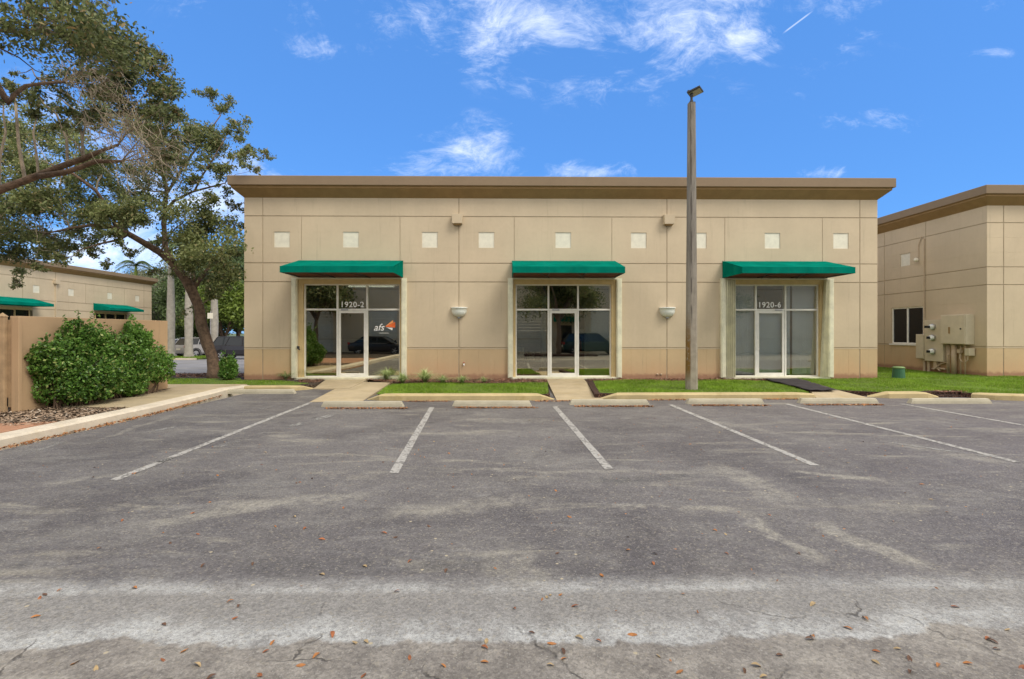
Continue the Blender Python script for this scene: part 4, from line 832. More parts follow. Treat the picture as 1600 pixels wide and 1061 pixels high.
# ================================================================ LAMP POLE
lp = G(1080.5, 607); t = thing('lamp_post', 'tall square concrete lamp post standing in the lawn before the building', 'lamp post', (lp[0], lp[1], -.03))
b = MB(); n = 24; H = FZ(160) ; H = CAM_H + (520 - 160) * (lp[1] + CAM_D) / 800 + .03
for i in range(n + 1):
    z = H * i / n; r = .15 - .052 * i / n; c_ = r * .45
    pts = [(-r + c_, -r), (r - c_, -r), (r, -r + c_), (r, r - c_), (r - c_, r), (-r + c_, r), (-r, r - c_), (-r, -r + c_)]
    b.v += [(x, y, z) for x, y in pts]
b.f = [(i * 8 + j, i * 8 + (j + 1) % 8, (i + 1) * 8 + (j + 1) % 8, (i + 1) * 8 + j) for i in range(n) for j in range(8)] + [tuple(n * 8 + j for j in range(8))]; b.m = [0] * len(b.f)
m, tt, p = newmat('weathered_pole'); P = pos(tt); x, y, z = tt.sep(P)
c = tt.mix(tt.step(tt.noise(tt.mapv(P, (6, 6, .5)), 2, 6, .7), .35, .65), (.14, .125, .105), (.25, .225, .19)); c = tt.mix(tt.step(z, 5, 0), c, tt.mix(tt.step(tt.noise(P, 6, 5), .3, .7), (.27, .235, .18), (.35, .31, .24)))
gx = tt.math('SUBTRACT', x, lp[0]); st = tt.math('MULTIPLY', tt.step(gx, -.05, -.11), tt.math('MULTIPLY', tt.step(z, 2.3, 1.2), tt.step(z, .1, .6))); c = tt.mix(tt.math('MULTIPLY', st, tt.step(tt.noise(P, 9, 5, .7), .3, .5)), c, (.20, .105, .02))
st2 = tt.math('MULTIPLY', tt.step(tt.math('ABSOLUTE', tt.math('ADD', gx, .05)), .03, .01), tt.math('MULTIPLY', tt.step(z, 1.4, 2.4), tt.step(tt.noise(tt.mapv(P, (8, 8, 1)), 2, 5), .35, .55))); c = tt.mix(tt.math('MULTIPLY', st2, .8), c, (.05, .04, .03))
tt.put(p.inputs['Base Color'], c); p.inputs['Roughness'].default_value = .9; bump(tt, p, tt.vor(P, 90).outputs['Distance'], .5, .008)
b.build('pole', m, t, bevel=.0); b = MB(); b.box((-.085, -.085, H), (.085, .085, H + .02)); b.build('pole_cap', M['dark'], t)
b = MB(); b.tube([(0, 0, H), (0, 0, H + .2)], .035, 10); b.tube([(0, 0, H + .02), (0, 0, H + .08)], .05, 10); b.tube([(0, 0, H + .2), (.0, -.0, H + .3)], .05, 10); b.build('mounting_stem', M['dark'], t)
hd = MB(); hd.box((-.15, -.2, -.025), (.22, .3, .025)); [hd.box((-.1 + i * .06, -.16, .026), (-.08 + i * .06, .26, .045)) for i in range(5)]
o = hd.build('lamp_head', M['dark'], t, bevel=.01); o.location = (.06, 0, H + .33); o.rotation_euler = (R(6), R(-14), R(-34))
l = MB(); l.box((-.12, -.16, -.034), (.19, .27, -.026)); l.build('lens', M['lens'], o)
s_ = MB(); s_.lathe([(.03, 0), (.03, .08), (0, .09)], (-.12, .0, .03), 10); s_.build('photocell', M['dark'], o)
# ================================================================ VEGETATION
def leaves(name, centers, size, mat, parent=None, aspect=.5, up=.0):
    c = np.asarray(centers); k = len(c)
    n = RNG.normal(size=(k, 3)); n[:, 2] += up; n /= np.linalg.norm(n, axis=1, keepdims=True)
    a = np.cross(n, RNG.normal(size=(k, 3))); a /= np.linalg.norm(a, axis=1, keepdims=True); b_ = np.cross(n, a)
    s = size * RNG.uniform(.6, 1.35, (k, 1)); a = a * s; b_ = b_ * s * aspect
    V = np.stack([c - a, c - a * .1 + b_, c + a, c - a * .1 - b_], 1).reshape(-1, 3)
    return fastmesh(name, V, np.arange(4 * k).reshape(-1, 4), mat, parent)
def clump_leaves(center, r, n, twigs=14, spread=.22, squash=.75):
    dirs = RNG.normal(size=(twigs, 3)); dirs /= np.linalg.norm(dirs, axis=1, keepdims=True); L = r * RNG.uniform(.5, 1.6, twigs)
    ends = center + dirs * L[:, None] * np.array([1, 1, squash])
    idx = RNG.integers(0, twigs, n); f = RNG.beta(2.2, 1.0, n)
    pts = center + (ends[idx] - center) * f[:, None] + RNG.normal(size=(n, 3)) * r * spread * np.array([1, 1, .7])
    return pts, ends
def tree(name, label, base, limbs, clumps, leaf='leaf_oak', leafsize=.06, density=700, twigm='bark_grey', grey=(), group=None, twigs=14, spread=.2, bark='bark', sub=0):
    """limbs: list of [(x,y,z,r),...] ; clumps: (x,y,z,r)"""
    t = thing(name, label, 'tree', base, group=group); off = Vector(base)
    b = MB(); nodes = []
    for L in limbs:
        pts = [Vector(q[:3]) - off for q in L]; rs = [q[3] for q in L]
        P2, R2 = [], []
        for i in range(len(pts) - 1):
            seg = max(1, int((pts[i + 1] - pts[i]).length / .35))
            for j in range(seg): f = j / seg; P2.append(pts[i].lerp(pts[i + 1], f) + Vector([random.gauss(0, 1) for _ in '123']) * rs[i] * .10); R2.append((rs[i] * (1 - f) + rs[i + 1] * f) * random.uniform(.93, 1.08))
        P2.append(pts[-1]); R2.append(rs[-1]); b.tube(P2, R2, 10); nodes += [(p, r_) for p, r_ in zip(P2, R2)]
    b.build('trunk', M[bark], t, smooth=True)
    cl3 = []
    for (x, y, z, r) in clumps:
        if sub:
            for _ in range(sub): cl3.append((x + random.gauss(0, .55) * r, y + random.gauss(0, .6) * r, z + random.gauss(0, .45) * r, r * random.uniform(.38, .68), (x, y, z)))
            cl3.append((x, y, z, 0, None))
        else: cl3.append((x, y, z, r, None))
    clumps = cl3
    NP = np.array([tuple(n_[0]) for n_ in nodes]); allp = []; tw = MB(); tg = MB()
    for (x, y, z, r, par) in clumps:
        c = np.array((x, y, z)) - np.array(tuple(off)); dd = np.linalg.norm(NP - c, axis=1) + RNG.uniform(0, .5, len(NP)) + np.maximum(0, NP[:, 2] - c[2]) * .4; k = int(dd.argmin()); s = Vector(NP[k]) if par is None else Vector(par) - off; e = Vector(c)
        mid = s.lerp(e, .5) + Vector((random.gauss(0, .12), random.gauss(0, .12), .12 * (e - s).length)); r0 = min(nodes[k][1] * .55, .014 + .009 * (e - s).length) if par is None else .009
        m1_ = s.lerp(mid, .5) + Vector([random.gauss(0, .05) for _ in '123']); m2_ = mid.lerp(e, .5) + Vector([random.gauss(0, .05) for _ in '123'])
        if (e - s).length > .15: tw.tube([s, m1_, mid, m2_, e], [r0, r0 * .8, r0 * .65, r0 * .5, r0 * .35], 5, cap=False)
        if r == 0: continue
        nl = int(density * r * r * 4); pts, ends = clump_leaves(c, r, nl, max(6, int(twigs * r * 1.6)), spread); allp.append(pts)
        for q in ends[:: 1]:
            q = Vector(q); mm = e.lerp(q, .5) + Vector([random.gauss(0, .06) for _ in '123']); tw.tube([e, mm, q], [r0 * .3, r0 * .2, .004], 3, cap=False)
    if tw.v: tw.build('branches', M[twigm], t)
    for (x, y, z, r, n) in grey:      # bare grey twig tangles
        tg = MB()
        c = Vector((x, y, z)) - off
        for i in range(n):
            s = c + Vector((random.gauss(0, r * .5), random.gauss(0, r * .5), random.gauss(0, r * .4))); d = Vector((random.uniform(.1, 1), random.gauss(0, .4), random.uniform(-1.1, .1))).normalized(); q = [s]
            for j in range(4): d = (d + Vector([random.gauss(0, .25) for _ in '123'])).normalized(); q.append(q[-1] + d * r * random.uniform(.15, .3))
            tg.tube(q, [.008, .007, .006, .005, .003], 3, cap=False)
        tg.build('bare_twigs', M['dry'], t)
    leaves('crown', np.concatenate(allp), leafsize, M[leaf], t); return t
def L3(seq, Y): # (px,py,dY,r) -> world
    return [(*A(q[0], q[1], Y + q[2]), q[3]) for q in seq]
YO = .75
limbs = [L3([(336, 592, 0, .34), (336, 586, 0, .27), (334, 574, 0, .22), (330, 555, 0, .18), (325, 535, 0, .165), (318, 508, 0, .16), (311, 480, 0, .165), (301, 456, 0, .17), (292, 438, 0, .165), (272, 412, -.1, .145), (250, 394, -.3, .125), (225, 380, -.6, .105), (200, 366, -.9, .095), (172, 355, -1.2, .075), (140, 352, -1.4, .055), (110, 357, -1.5, .04), (70, 365, -1.6, .02)], YO),
         L3([(300, 455, .1, .12), (275, 418, .5, .11), (258, 385, .7, .1), (256, 350, .7, .085), (258, 320, .6, .075), (261, 300, .5, .06), (250, 260, .3, .05), (232, 215, 0, .04), (210, 170, -.3, .02)], YO),
         L3([(258, 330, .6, .06), (272, 314, .5, .05), (300, 300, .3, .04), (330, 292, .0, .03), (352, 286, -.2, .018)], YO), L3([(303, 299, .3, .035), (316, 275, .2, .03), (335, 245, 0, .02), (352, 215, 0, .012)], YO),
         L3([(205, 369, -.8, .09), (180, 350, -1, .075), (172, 330, -1.3, .06), (150, 298, -1.8, .05), (115, 272, -2.3, .04), (75, 255, -2.6, .02)], YO),
         L3([(200, 366, -.9, .05), (185, 375, -1.2, .04), (160, 380, -1.6, .03), (120, 392, -2, .015)], YO),
         L3([(300, 452, .0, .09), (318, 430, .6, .07), (335, 405, 1.1, .055), (352, 380, 1.4, .04), (368, 350, 1.5, .02)], YO),
         L3([(262, 300, .5, .05), (290, 255, .8, .04), (320, 215, 1, .03), (345, 180, 1, .015)], YO),
         L3([(334, 575, .3, .12), (320, 540, .9, .11), (310, 505, 1.0, .1), (305, 470, 1.0, .09), (303, 440, .9, .08), (300, 400, 1.2, .06), (310, 360, 1.5, .04)], YO)]
cl_px = [(290, 195, 30), (322, 150, 13), (347, 168, 16), (372, 192, 18), (340, 212, 28), (300, 232, 32), (250, 215, 36), (388, 238, 13), (412, 243, 11), (365, 245, 16), (330, 262, 18), (205, 205, 38),
         (20, 215, 28), (62, 205, 34), (120, 225, 36), (40, 262, 32), (92, 272, 34), (150, 275, 36), (212, 272, 34), (262, 268, 26), (300, 285, 14),
         (15, 312, 32), (58, 322, 36), (108, 322, 36), (158, 322, 34), (25, 360, 30), (80, 372, 30), (14, 398, 22), (124, 372, 24), (112, 402, 13), (180, 338, 22), (232, 332, 26), (290, 340, 34), (330, 348, 30), (358, 352, 20), (300, 390, 34), (340, 400, 34), (368, 425, 16), (330, 440, 26), (283, 425, 14), (362, 395, 14), (240, 425, 9), (55, 420, 9), (30, 425, 9), (200, 300, 28), (230, 295, 22), (365, 320, 12), (352, 300, 9), (345, 262, 12), (0, 340, 30), (140, 345, 22), (60, 400, 14), (95, 390, 16), (150, 395, 10), (180, 372, 14), (160, 410, 8), (30, 440, 10), (205, 395, 9), (-30, 300, 50), (-40, 220, 50), (-30, 380, 40), (305, 480, 14), (350, 455, 18), (255, 375, 12), (205, 345, 16), (320, 310, 14), (375, 215, 10), (398, 262, 7)]
clumps = [(*A(x, y, YO + random.uniform(-2.6, 2.2) * (1 if x < 300 else .6)), r / 800 * 18.5) for (x, y, r) in cl_px]
tree('oak_tree', 'leaning live oak with open crown beside the left corner of the main building', A(336, 590, YO)[:2] + (-.03,), limbs, clumps, 'leaf_oak', .052, 740, spread=.36, sub=5, grey=[(*A(x, y, YO - 1.5), r / 45, n) for (x, y, r, n) in [(200, 260, 40, 60), (240, 240, 30, 40), (60, 340, 40, 30)]])
# near oak (trunk outside the frame at left)
YN = -6.0; NB = (-12.6, -9.3, -.03)
lim2 = [[(-12.6, -9.3, -.03, .3), (-12.5, -9.2, 1.5, .26), (-12.3, -9, 3, .24), (-12.6, -8.6, 4.2, .2)] + [(*A(-110, 330, -6.5), .15)] + L3([(-40, 315, -.3, .1), (0, 297, 0, .085), (40, 283, .1, .075), (80, 266, .2, .07), (130, 247, .2, .06), (185, 226, .3, .03)], YN),
        L3([(60, 275, .1, .07), (100, 270, .1, .06), (150, 252, .1, .05), (190, 252, .1, .03)], YN),
        [(-12.3, -9, 3, .2), (-12, -8.7, 5, .16), (-11.2, -8.5, 6.3, .13)] + L3([(-20, 110, -1.5, .08), (14, 162, -1.4, .05), (20, 150, -1.4, .045), (40, 134, -1.2, .04), (70, 130, -1, .03), (100, 128, -.6, .03)], YN),
        [(-11.2, -8.5, 6.3, .12), (*A(-60, 40, -8.5), .08)] + L3([(0, 47, -2, .035), (35, 52, -1.9, .03), (62, 50, -1.8, .028), (90, 55, -1.6, .03), (120, 70, -1.3, .02)], YN), L3([(-5, 48, -2, .025), (40, 51, -1.9, .035), (75, 47, -1.7, .025), (100, 55, -1.5, .015)], YN),
        L3([(38, 50, -2, .02), (44, 35, -2, .016), (45, 20, -2, .01)], YN), L3([(58, 12, -2, .02), (95, 13, -1.8, .018), (125, 22, -1.6, .015), (140, 42, -1.4, .01), (160, 60, -1, .008)], YN),
        L3([(0, 75, -2, .015), (30, 90, -1.8, .012), (55, 110, -1.5, .008), (80, 120, -1.2, .006)], YN), L3([(60, 55, -1.6, .012), (75, 70, -1.4, .01), (92, 80, -1.2, .008)], YN)]
c2 = [(122, 70, 18), (160, 62, 22), (195, 75, 22), (228, 92, 22), (252, 112, 18), (145, 100, 30), (190, 115, 30), (235, 135, 28), (262, 150, 18), (272, 178, 14), (120, 128, 26), (165, 150, 28), (215, 165, 26), (90, 150, 18), (60, 150, 12), (30, 145, 14), (245, 180, 22), (270, 215, 20), (255, 240, 18), (280, 250, 14), (60, 175, 14), (10, 130, 9), (25, 115, 7), (5, 160, 10), (130, 175, 22), (100, 190, 16)]
cl2 = [(*A(x, y, YN + random.uniform(-.6, 1.6)), r / 800 * 12.4) for (x, y, r) in c2]
c3 = [(8, 10, 7), (45, 14, 13), (55, 20, 8), (10, 40, 9), (20, 45, 6), (90, 6, 8), (140, 6, 8), (143, 30, 8), (150, 20, 7), (165, 8, 5), (4, 72, 5), (100, -20, 25), (30, -30, 30), (170, -30, 18), (130, 45, 6)]
cl2 += [(*A(x, y, YN - 1.9), r / 800 * 10.0) for (x, y, r) in c3]
cl2 += [(-13 + random.gauss(0, 2), -10 + random.gauss(0, 2.2), 7.6 + random.gauss(0, 1.1), 1.1) for _ in range(16)]
tree('oak_tree', 'nearer oak whose dark boughs reach in from the left edge above', NB, lim2, cl2, 'leaf_near', .044, 1050, spread=.36, twigs=20, sub=5,
     grey=[(*A(x, y, YN - .5), r / 60, n) for (x, y, r, n) in [(130, 110, 32, 70), (160, 140, 35, 80), (180, 180, 35, 80), (215, 215, 38, 110), (245, 245, 30, 70), (110, 95, 20, 30), (150, 200, 30, 30)]])
# generic round tree for backgrounds
def rough_tree(name, label, x, y, h, r, leaf, density=120, size=.16, group=None, trunk_h=None, z0=-.16, lean=0):
    th = trunk_h or h * .35; lim = [[(x, y, z0, h * .028), (x + lean * .3, y, th * .6, h * .022), (x + lean, y, th, h * .018)]]
    for i in range(6):
        a = i * 1.05 + random.random(); lim.append([(x + lean, y, th * random.uniform(.7, 1), h * .014), (x + lean + r * .35 * math.cos(a), y + r * .35 * math.sin(a), th + (h - th) * .35, h * .009), (x + lean + r * .65 * math.cos(a), y + r * .65 * math.sin(a), th + (h - th) * random.uniform(.4, .8), h * .004)])
    cs = []
    for i in range(26):
        a = random.uniform(0, 6.28); e = random.uniform(-.25, 1); q = math.sqrt(max(0, 1 - e * e)) * random.uniform(.5, 1)
        cs.append((x + lean + r * q * math.cos(a) * .8, y + r * q * math.sin(a) * .8, th + (h - th) * (.32 + .5 * e) + random.uniform(-.2, .2), r * random.uniform(.24, .4)))
    return tree(name, label, (x, y, z0), lim, cs, leaf, size, density, group=group, twigs=6, spread=.3)
def at(px, d): x, y, _ = ray(px, 520); return x / y * d, d - CAM_D
gtr = 'trees beyond the far car park'
for (px, d, h, r, leaf, lab) in [(232, 68, 10.5, 6, 'leaf_bg2', 'grey-green tree just right of the far-left building'), (288, 62, 9.5, 5.5, 'leaf_bg2', 'pale grey-green tree behind the left palm trunks'), (330, 58, 10, 5, 'leaf_bg', 'dark green tree behind the white vehicles'), (372, 52, 9.5, 5, 'leaf_bg', 'dense dark tree behind the black vehicle'), (258, 80, 10, 7, 'leaf_bg2', 'distant olive tree beyond the grey-green ones'),
                                 (350, 45, 6.5, 3.2, 'leaf_bg3', 'lime green small tree behind the leaning oak'), (306, 50, 4.8, 3, 'leaf_bg', 'low bushy tree between the palm trunks'), (395, 60, 13, 6, 'leaf_bg', 'tall tree mostly hidden by the building corner'), (330, 75, 12, 7, 'leaf_bg3', 'tall yellow-green tree far behind the palms'), (200, 90, 9, 7, 'leaf_bg', 'far tree peeking over the far-left building')]:
    x, y = at(px, d); rough_tree('leafy_tree', lab, x, y, h, r, leaf, 130 if r > 4 else 200, .15, gtr, trunk_h=h * .18)
# trees behind the camera (mirrored in the glass)
rough_tree('leafy_tree', 'broad tree behind the camera mirrored in the middle door', 4.1, -20.6, 7.2, 3.2, 'leaf_near', 240, .09, None, 3.0, -.03)
rough_tree('leafy_tree', 'dark tree behind the camera mirrored in the left storefront', -14.5, -21.5, 7, 3.2, 'leaf_near', 160, .11, None, 3.0, -.16)
rough_tree('leafy_tree', 'dark tree behind the camera mirrored in the right storefront', 15.5, -22, 7, 3, 'leaf_near', 160, .11, None, 2.8, -.16)
# shrubs: lumpy shells of small leaves over a stem
def shrub(name, label, c, blobs, n, leaf='leaf_shrub', size=.035, group=None, shoots=60):
    big = list(blobs); blobs = []
    for (x, y, z, r) in big:
        blobs.append((x, y, z, r * .78))
        for _ in range(7):
            d = np.array([random.gauss(0, 1) for _ in '123']); d /= np.linalg.norm(d); d[2] = d[2] * .9 + .1; q = r * random.uniform(.6, .85); blobs.append((x + d[0] * q, y + d[1] * q, z + d[2] * q, r * random.uniform(.22, .42)))
    t = thing(name, label, 'shrub', c, group=group); P = []; tot = sum(b_[3] ** 2 for b_ in blobs)
    for (x, y, z, r) in blobs:
        k = int(n * r * r / tot); d = RNG.normal(size=(k, 3)); d /= np.linalg.norm(d, axis=1, keepdims=True); rr = r * (1 - np.abs(RNG.normal(0, .18, k)) + (RNG.random(k) > .93) * RNG.uniform(0, .3, k))
        lump = 1 + .2 * np.sin(d[:, 0] * 7 + x * 3) * np.sin(d[:, 1] * 6 + y) * np.sin(d[:, 2] * 8 + z * 5) + RNG.normal(0, .045, k); q = np.array((x, y, z)) + d * (rr * lump)[:, None]; P.append(q[q[:, 2] > .06])
    for _ in range(shoots):
        x, y, z, r = random.choice(blobs); a = random.uniform(0, 6.28); q0 = np.array((x + r * .5 * math.cos(a), y + r * .5 * math.sin(a), z + r * .75)); dd = np.array((random.gauss(0, .3), random.gauss(0, .3), 1.)); k = 26; P.append(q0 + dd * RNG.uniform(0, random.uniform(.12, .32), (k, 1)) + RNG.normal(0, .022, (k, 3)))
    leaves('foliage', np.concatenate(P), size, M[leaf], t, .55, .3)
    b = MB()
    for (x, y, z, r) in big:
        for i in range(5): b.tube([(x * .6 + random.gauss(0, .08), y * .6 + random.gauss(0, .08), -.03), (x * .8, y * .8, z * .4), (x + random.gauss(0, r * .4), y + random.gauss(0, r * .4), z + random.uniform(0, r * .8))], [.018, .014, .005], 4, cap=False)
    b.build('stem', M['bark'], t); return t
sx, sy = -9.30, -6.35
shrub('hedge_shrub', 'tall bushy green shrub nearest the enclosure gate', (sx, sy, -.03), [(0, 0, .55, .62), (-.1, -.2, 1.05, .55), (.15, -.3, .5, .52), (.0, .4, 1.2, .5), (-.2, -.45, .85, .42), (-.1, .1, 1.45, .45), (.2, .35, .55, .52), (-.15, .6, 1.2, .38), (-.15, -.1, 1.66, .3), (0.25, -.05, .8, .5), (-.3, -.5, .45, .38), (-.35, -.55, .9, .35), (-.05, .75, 1.3, .36), (-.25, -.6, 1.15, .32)], 30000)
shrub('hedge_shrub', 'wide bushy green shrub at the far end of the enclosure wall', (-9.33, -4.8, -.03), [(0, -.6, .6, .55), (0, 0, .75, .6), (.1, .55, .7, .5), (-.1, -.55, 1.0, .42), (-.05, .15, 1.3, .42), (0, .5, 1.05, .4), (-.1, .1, 1.62, .26), (.15, .8, .6, .42), (.1, -.2, .5, .5), (-.1, .3, 1.5, .3), (.0, -.85, .95, .42), (.1, 1.05, .85, .3), (-.1, -.75, 1.3, .34), (0, -.35, 1.35, .32)], 27000)
shrub('clipped_shrub', 'small clipped green shrub at the left corner of the main building', (-9.45, -.15, -.03), [(0, 0, .32, .32), (0, .05, .5, .30), (.1, -.05, .25, .30), (-.1, 0, .22, .27), (.12, 0, .54, .22), (-.12, 0, .56, .22)], 9000, size=.032, shoots=8)
# strap-leaved tufts along the wall
tufts = [(447, 591.5, .42, 'first from the left, before the wall'), (478, 590, .6, 'before the left pane'), (604, 592, .5, 'before the right pane of the left storefront'), (629, 598, .45, 'at the corner of the left storefront'), (664, 597, .58, 'large, under the left wall panel'), (692, 598, .36, 'left of the wall joint'), (722, 598, .36, 'right of the wall joint'), (756, 597, .28, 'small, left of the middle storefront')]
for (px, py, h, lab) in tufts:
    g = G(px, py); t = thing('liriope_plant', 'pale green strap-leaved tuft ' + lab, 'plant', (g[0], g[1], -.03), group='strap-leaved tufts in the wall bed'); V = []; Fc = []
    for i in range(int(170 * h / .3)):
        a = random.uniform(0, 6.28); ln = h * random.uniform(.6, 1.15); lean = random.uniform(.3, 1.35); w_ = .012; q = []
        for j in range(5): f = j / 4; rr = ln * lean * f * (.3 + .7 * f); zz = ln * (f - .45 * lean * f * f * f * 1.2); q.append((rr * math.cos(a) + .03 * math.cos(a * 3), rr * math.sin(a), zz, w_ * (1 - f * .9)))
        k = len(V)
        for (x, y, z, ww) in q: V += [(x - math.sin(a) * ww, y + math.cos(a) * ww, z), (x + math.sin(a) * ww, y - math.cos(a) * ww, z)]
        Fc += [(k + 2 * j, k + 2 * j + 1, k + 2 * j + 3, k + 2 * j + 2) for j in range(4)]
    fastmesh('foliage', V, Fc, M['tuft'], t)
# palms
def palm(px, d, h, lab, r=.24):
    x, y = at(px, d); t = thing('royal_palm', lab, 'palm tree', (x, y, -.3), group='palms in the verge of the far car park'); b = MB()
    b.lathe([(r * 1.35, 0), (r * 1.1, .4), (r, 1.5), (r * 1.08, h * .45), (r * .8, h * .85), (r * .62, h)], n=14); b.build('trunk', M['palm_bark'], t, smooth=True)
    b = MB(); b.lathe([(r * .6, h), (r * .7, h + .3), (r * .4, h + 1.5), (.05, h + 1.8)], n=12); b.build('crownshaft', M['leaf_bg3'], t, smooth=True)
    V = []; Fc = []
    for i in range(14):
        a = i * 2.4; el = random.uniform(.1, 1.2); L = 2.6; prev = None
        for j in range(26):
            f = j / 25; rr = L * f * math.cos(el * (1 - f * .3)); zz = h + 1.6 + L * (math.sin(el) * f - 1.05 * f * f); cx, cy = rr * math.cos(a), rr * math.sin(a)
            for sg in (-1, 1):
                ll = .55 * math.sin(math.pi * min(1, f * .9 + .1)) + .05; ex, ey = cx - sg * math.sin(a) * ll * .8 + math.cos(a) * .15, cy + sg * math.cos(a) * ll * .8 + math.sin(a) * .15; k = len(V)
                V += [(cx, cy, zz), (cx + math.cos(a) * .09, cy + math.sin(a) * .09, zz), (ex, ey, zz - ll * .55)]; Fc.append((k, k + 1, k + 2))
    fastmesh('fronds', V, Fc, M['leaf_bg'], t)
palm(267, 40, 7.2, 'royal palm with pale trunk just right of the enclosure wall', .27); palm(295, 39, 6.6, 'royal palm with pale trunk between the white vehicles', .27); palm(335, 40, 6.0, 'royal palm with pale trunk left of the black vehicle', .26); palm(212, 56, 7.6, 'distant palm rising over the far-left building', .25)
# far verge with kerb, small sign post
x0_, y0_ = at(200, 38.6)
b = MB(); b.box((-60, 19.2, zb), (-22.2, 19.45, -.24)); structure(b.build('kerb', M['kerb_pale'])); b = MB(); b.box((-60, 19.45, zb), (-22.2, 22.8, -.26)); structure(b.build('verge', M['turf']))
blades('verge_grass', [[(-36, 19.5), (-22.3, 19.5), (-22.3, 22.7), (-36, 22.7)]], 160, .06, .12, -.26, wd=.02, label='grass of the verge under the palms')
sheet('far_lot', -70, 22.9, -5, 60, -.435, M['road'])
b = MB(); [b.add([(-60, yy, -.152 - (yy - 2.9) * .01251), (-10, yy, -.152 - (yy - 2.9) * .01251), (-10, yy + .12, -.1535 - (yy - 2.9) * .01251), (-60, yy + .12, -.1535 - (yy - 2.9) * .01251)], [(0, 1, 2, 3)]) for yy in (8.5, 14.0)]; structure(b.build('road_line', M['stop']))
x, y = at(329, 37); t = thing('sign_post', 'thin grey sign post behind the leaning trunk', 'post', (x, y, -.3)); b = MB(); b.tube([(0, 0, 0), (0, 0, 3.4)], .035, 6); b.build('post', M['steel'], t); b = MB(); b.box((-.2, -.04, 2.9), (.2, -.036, 3.3)); b.build('plate', M['tile'], t)
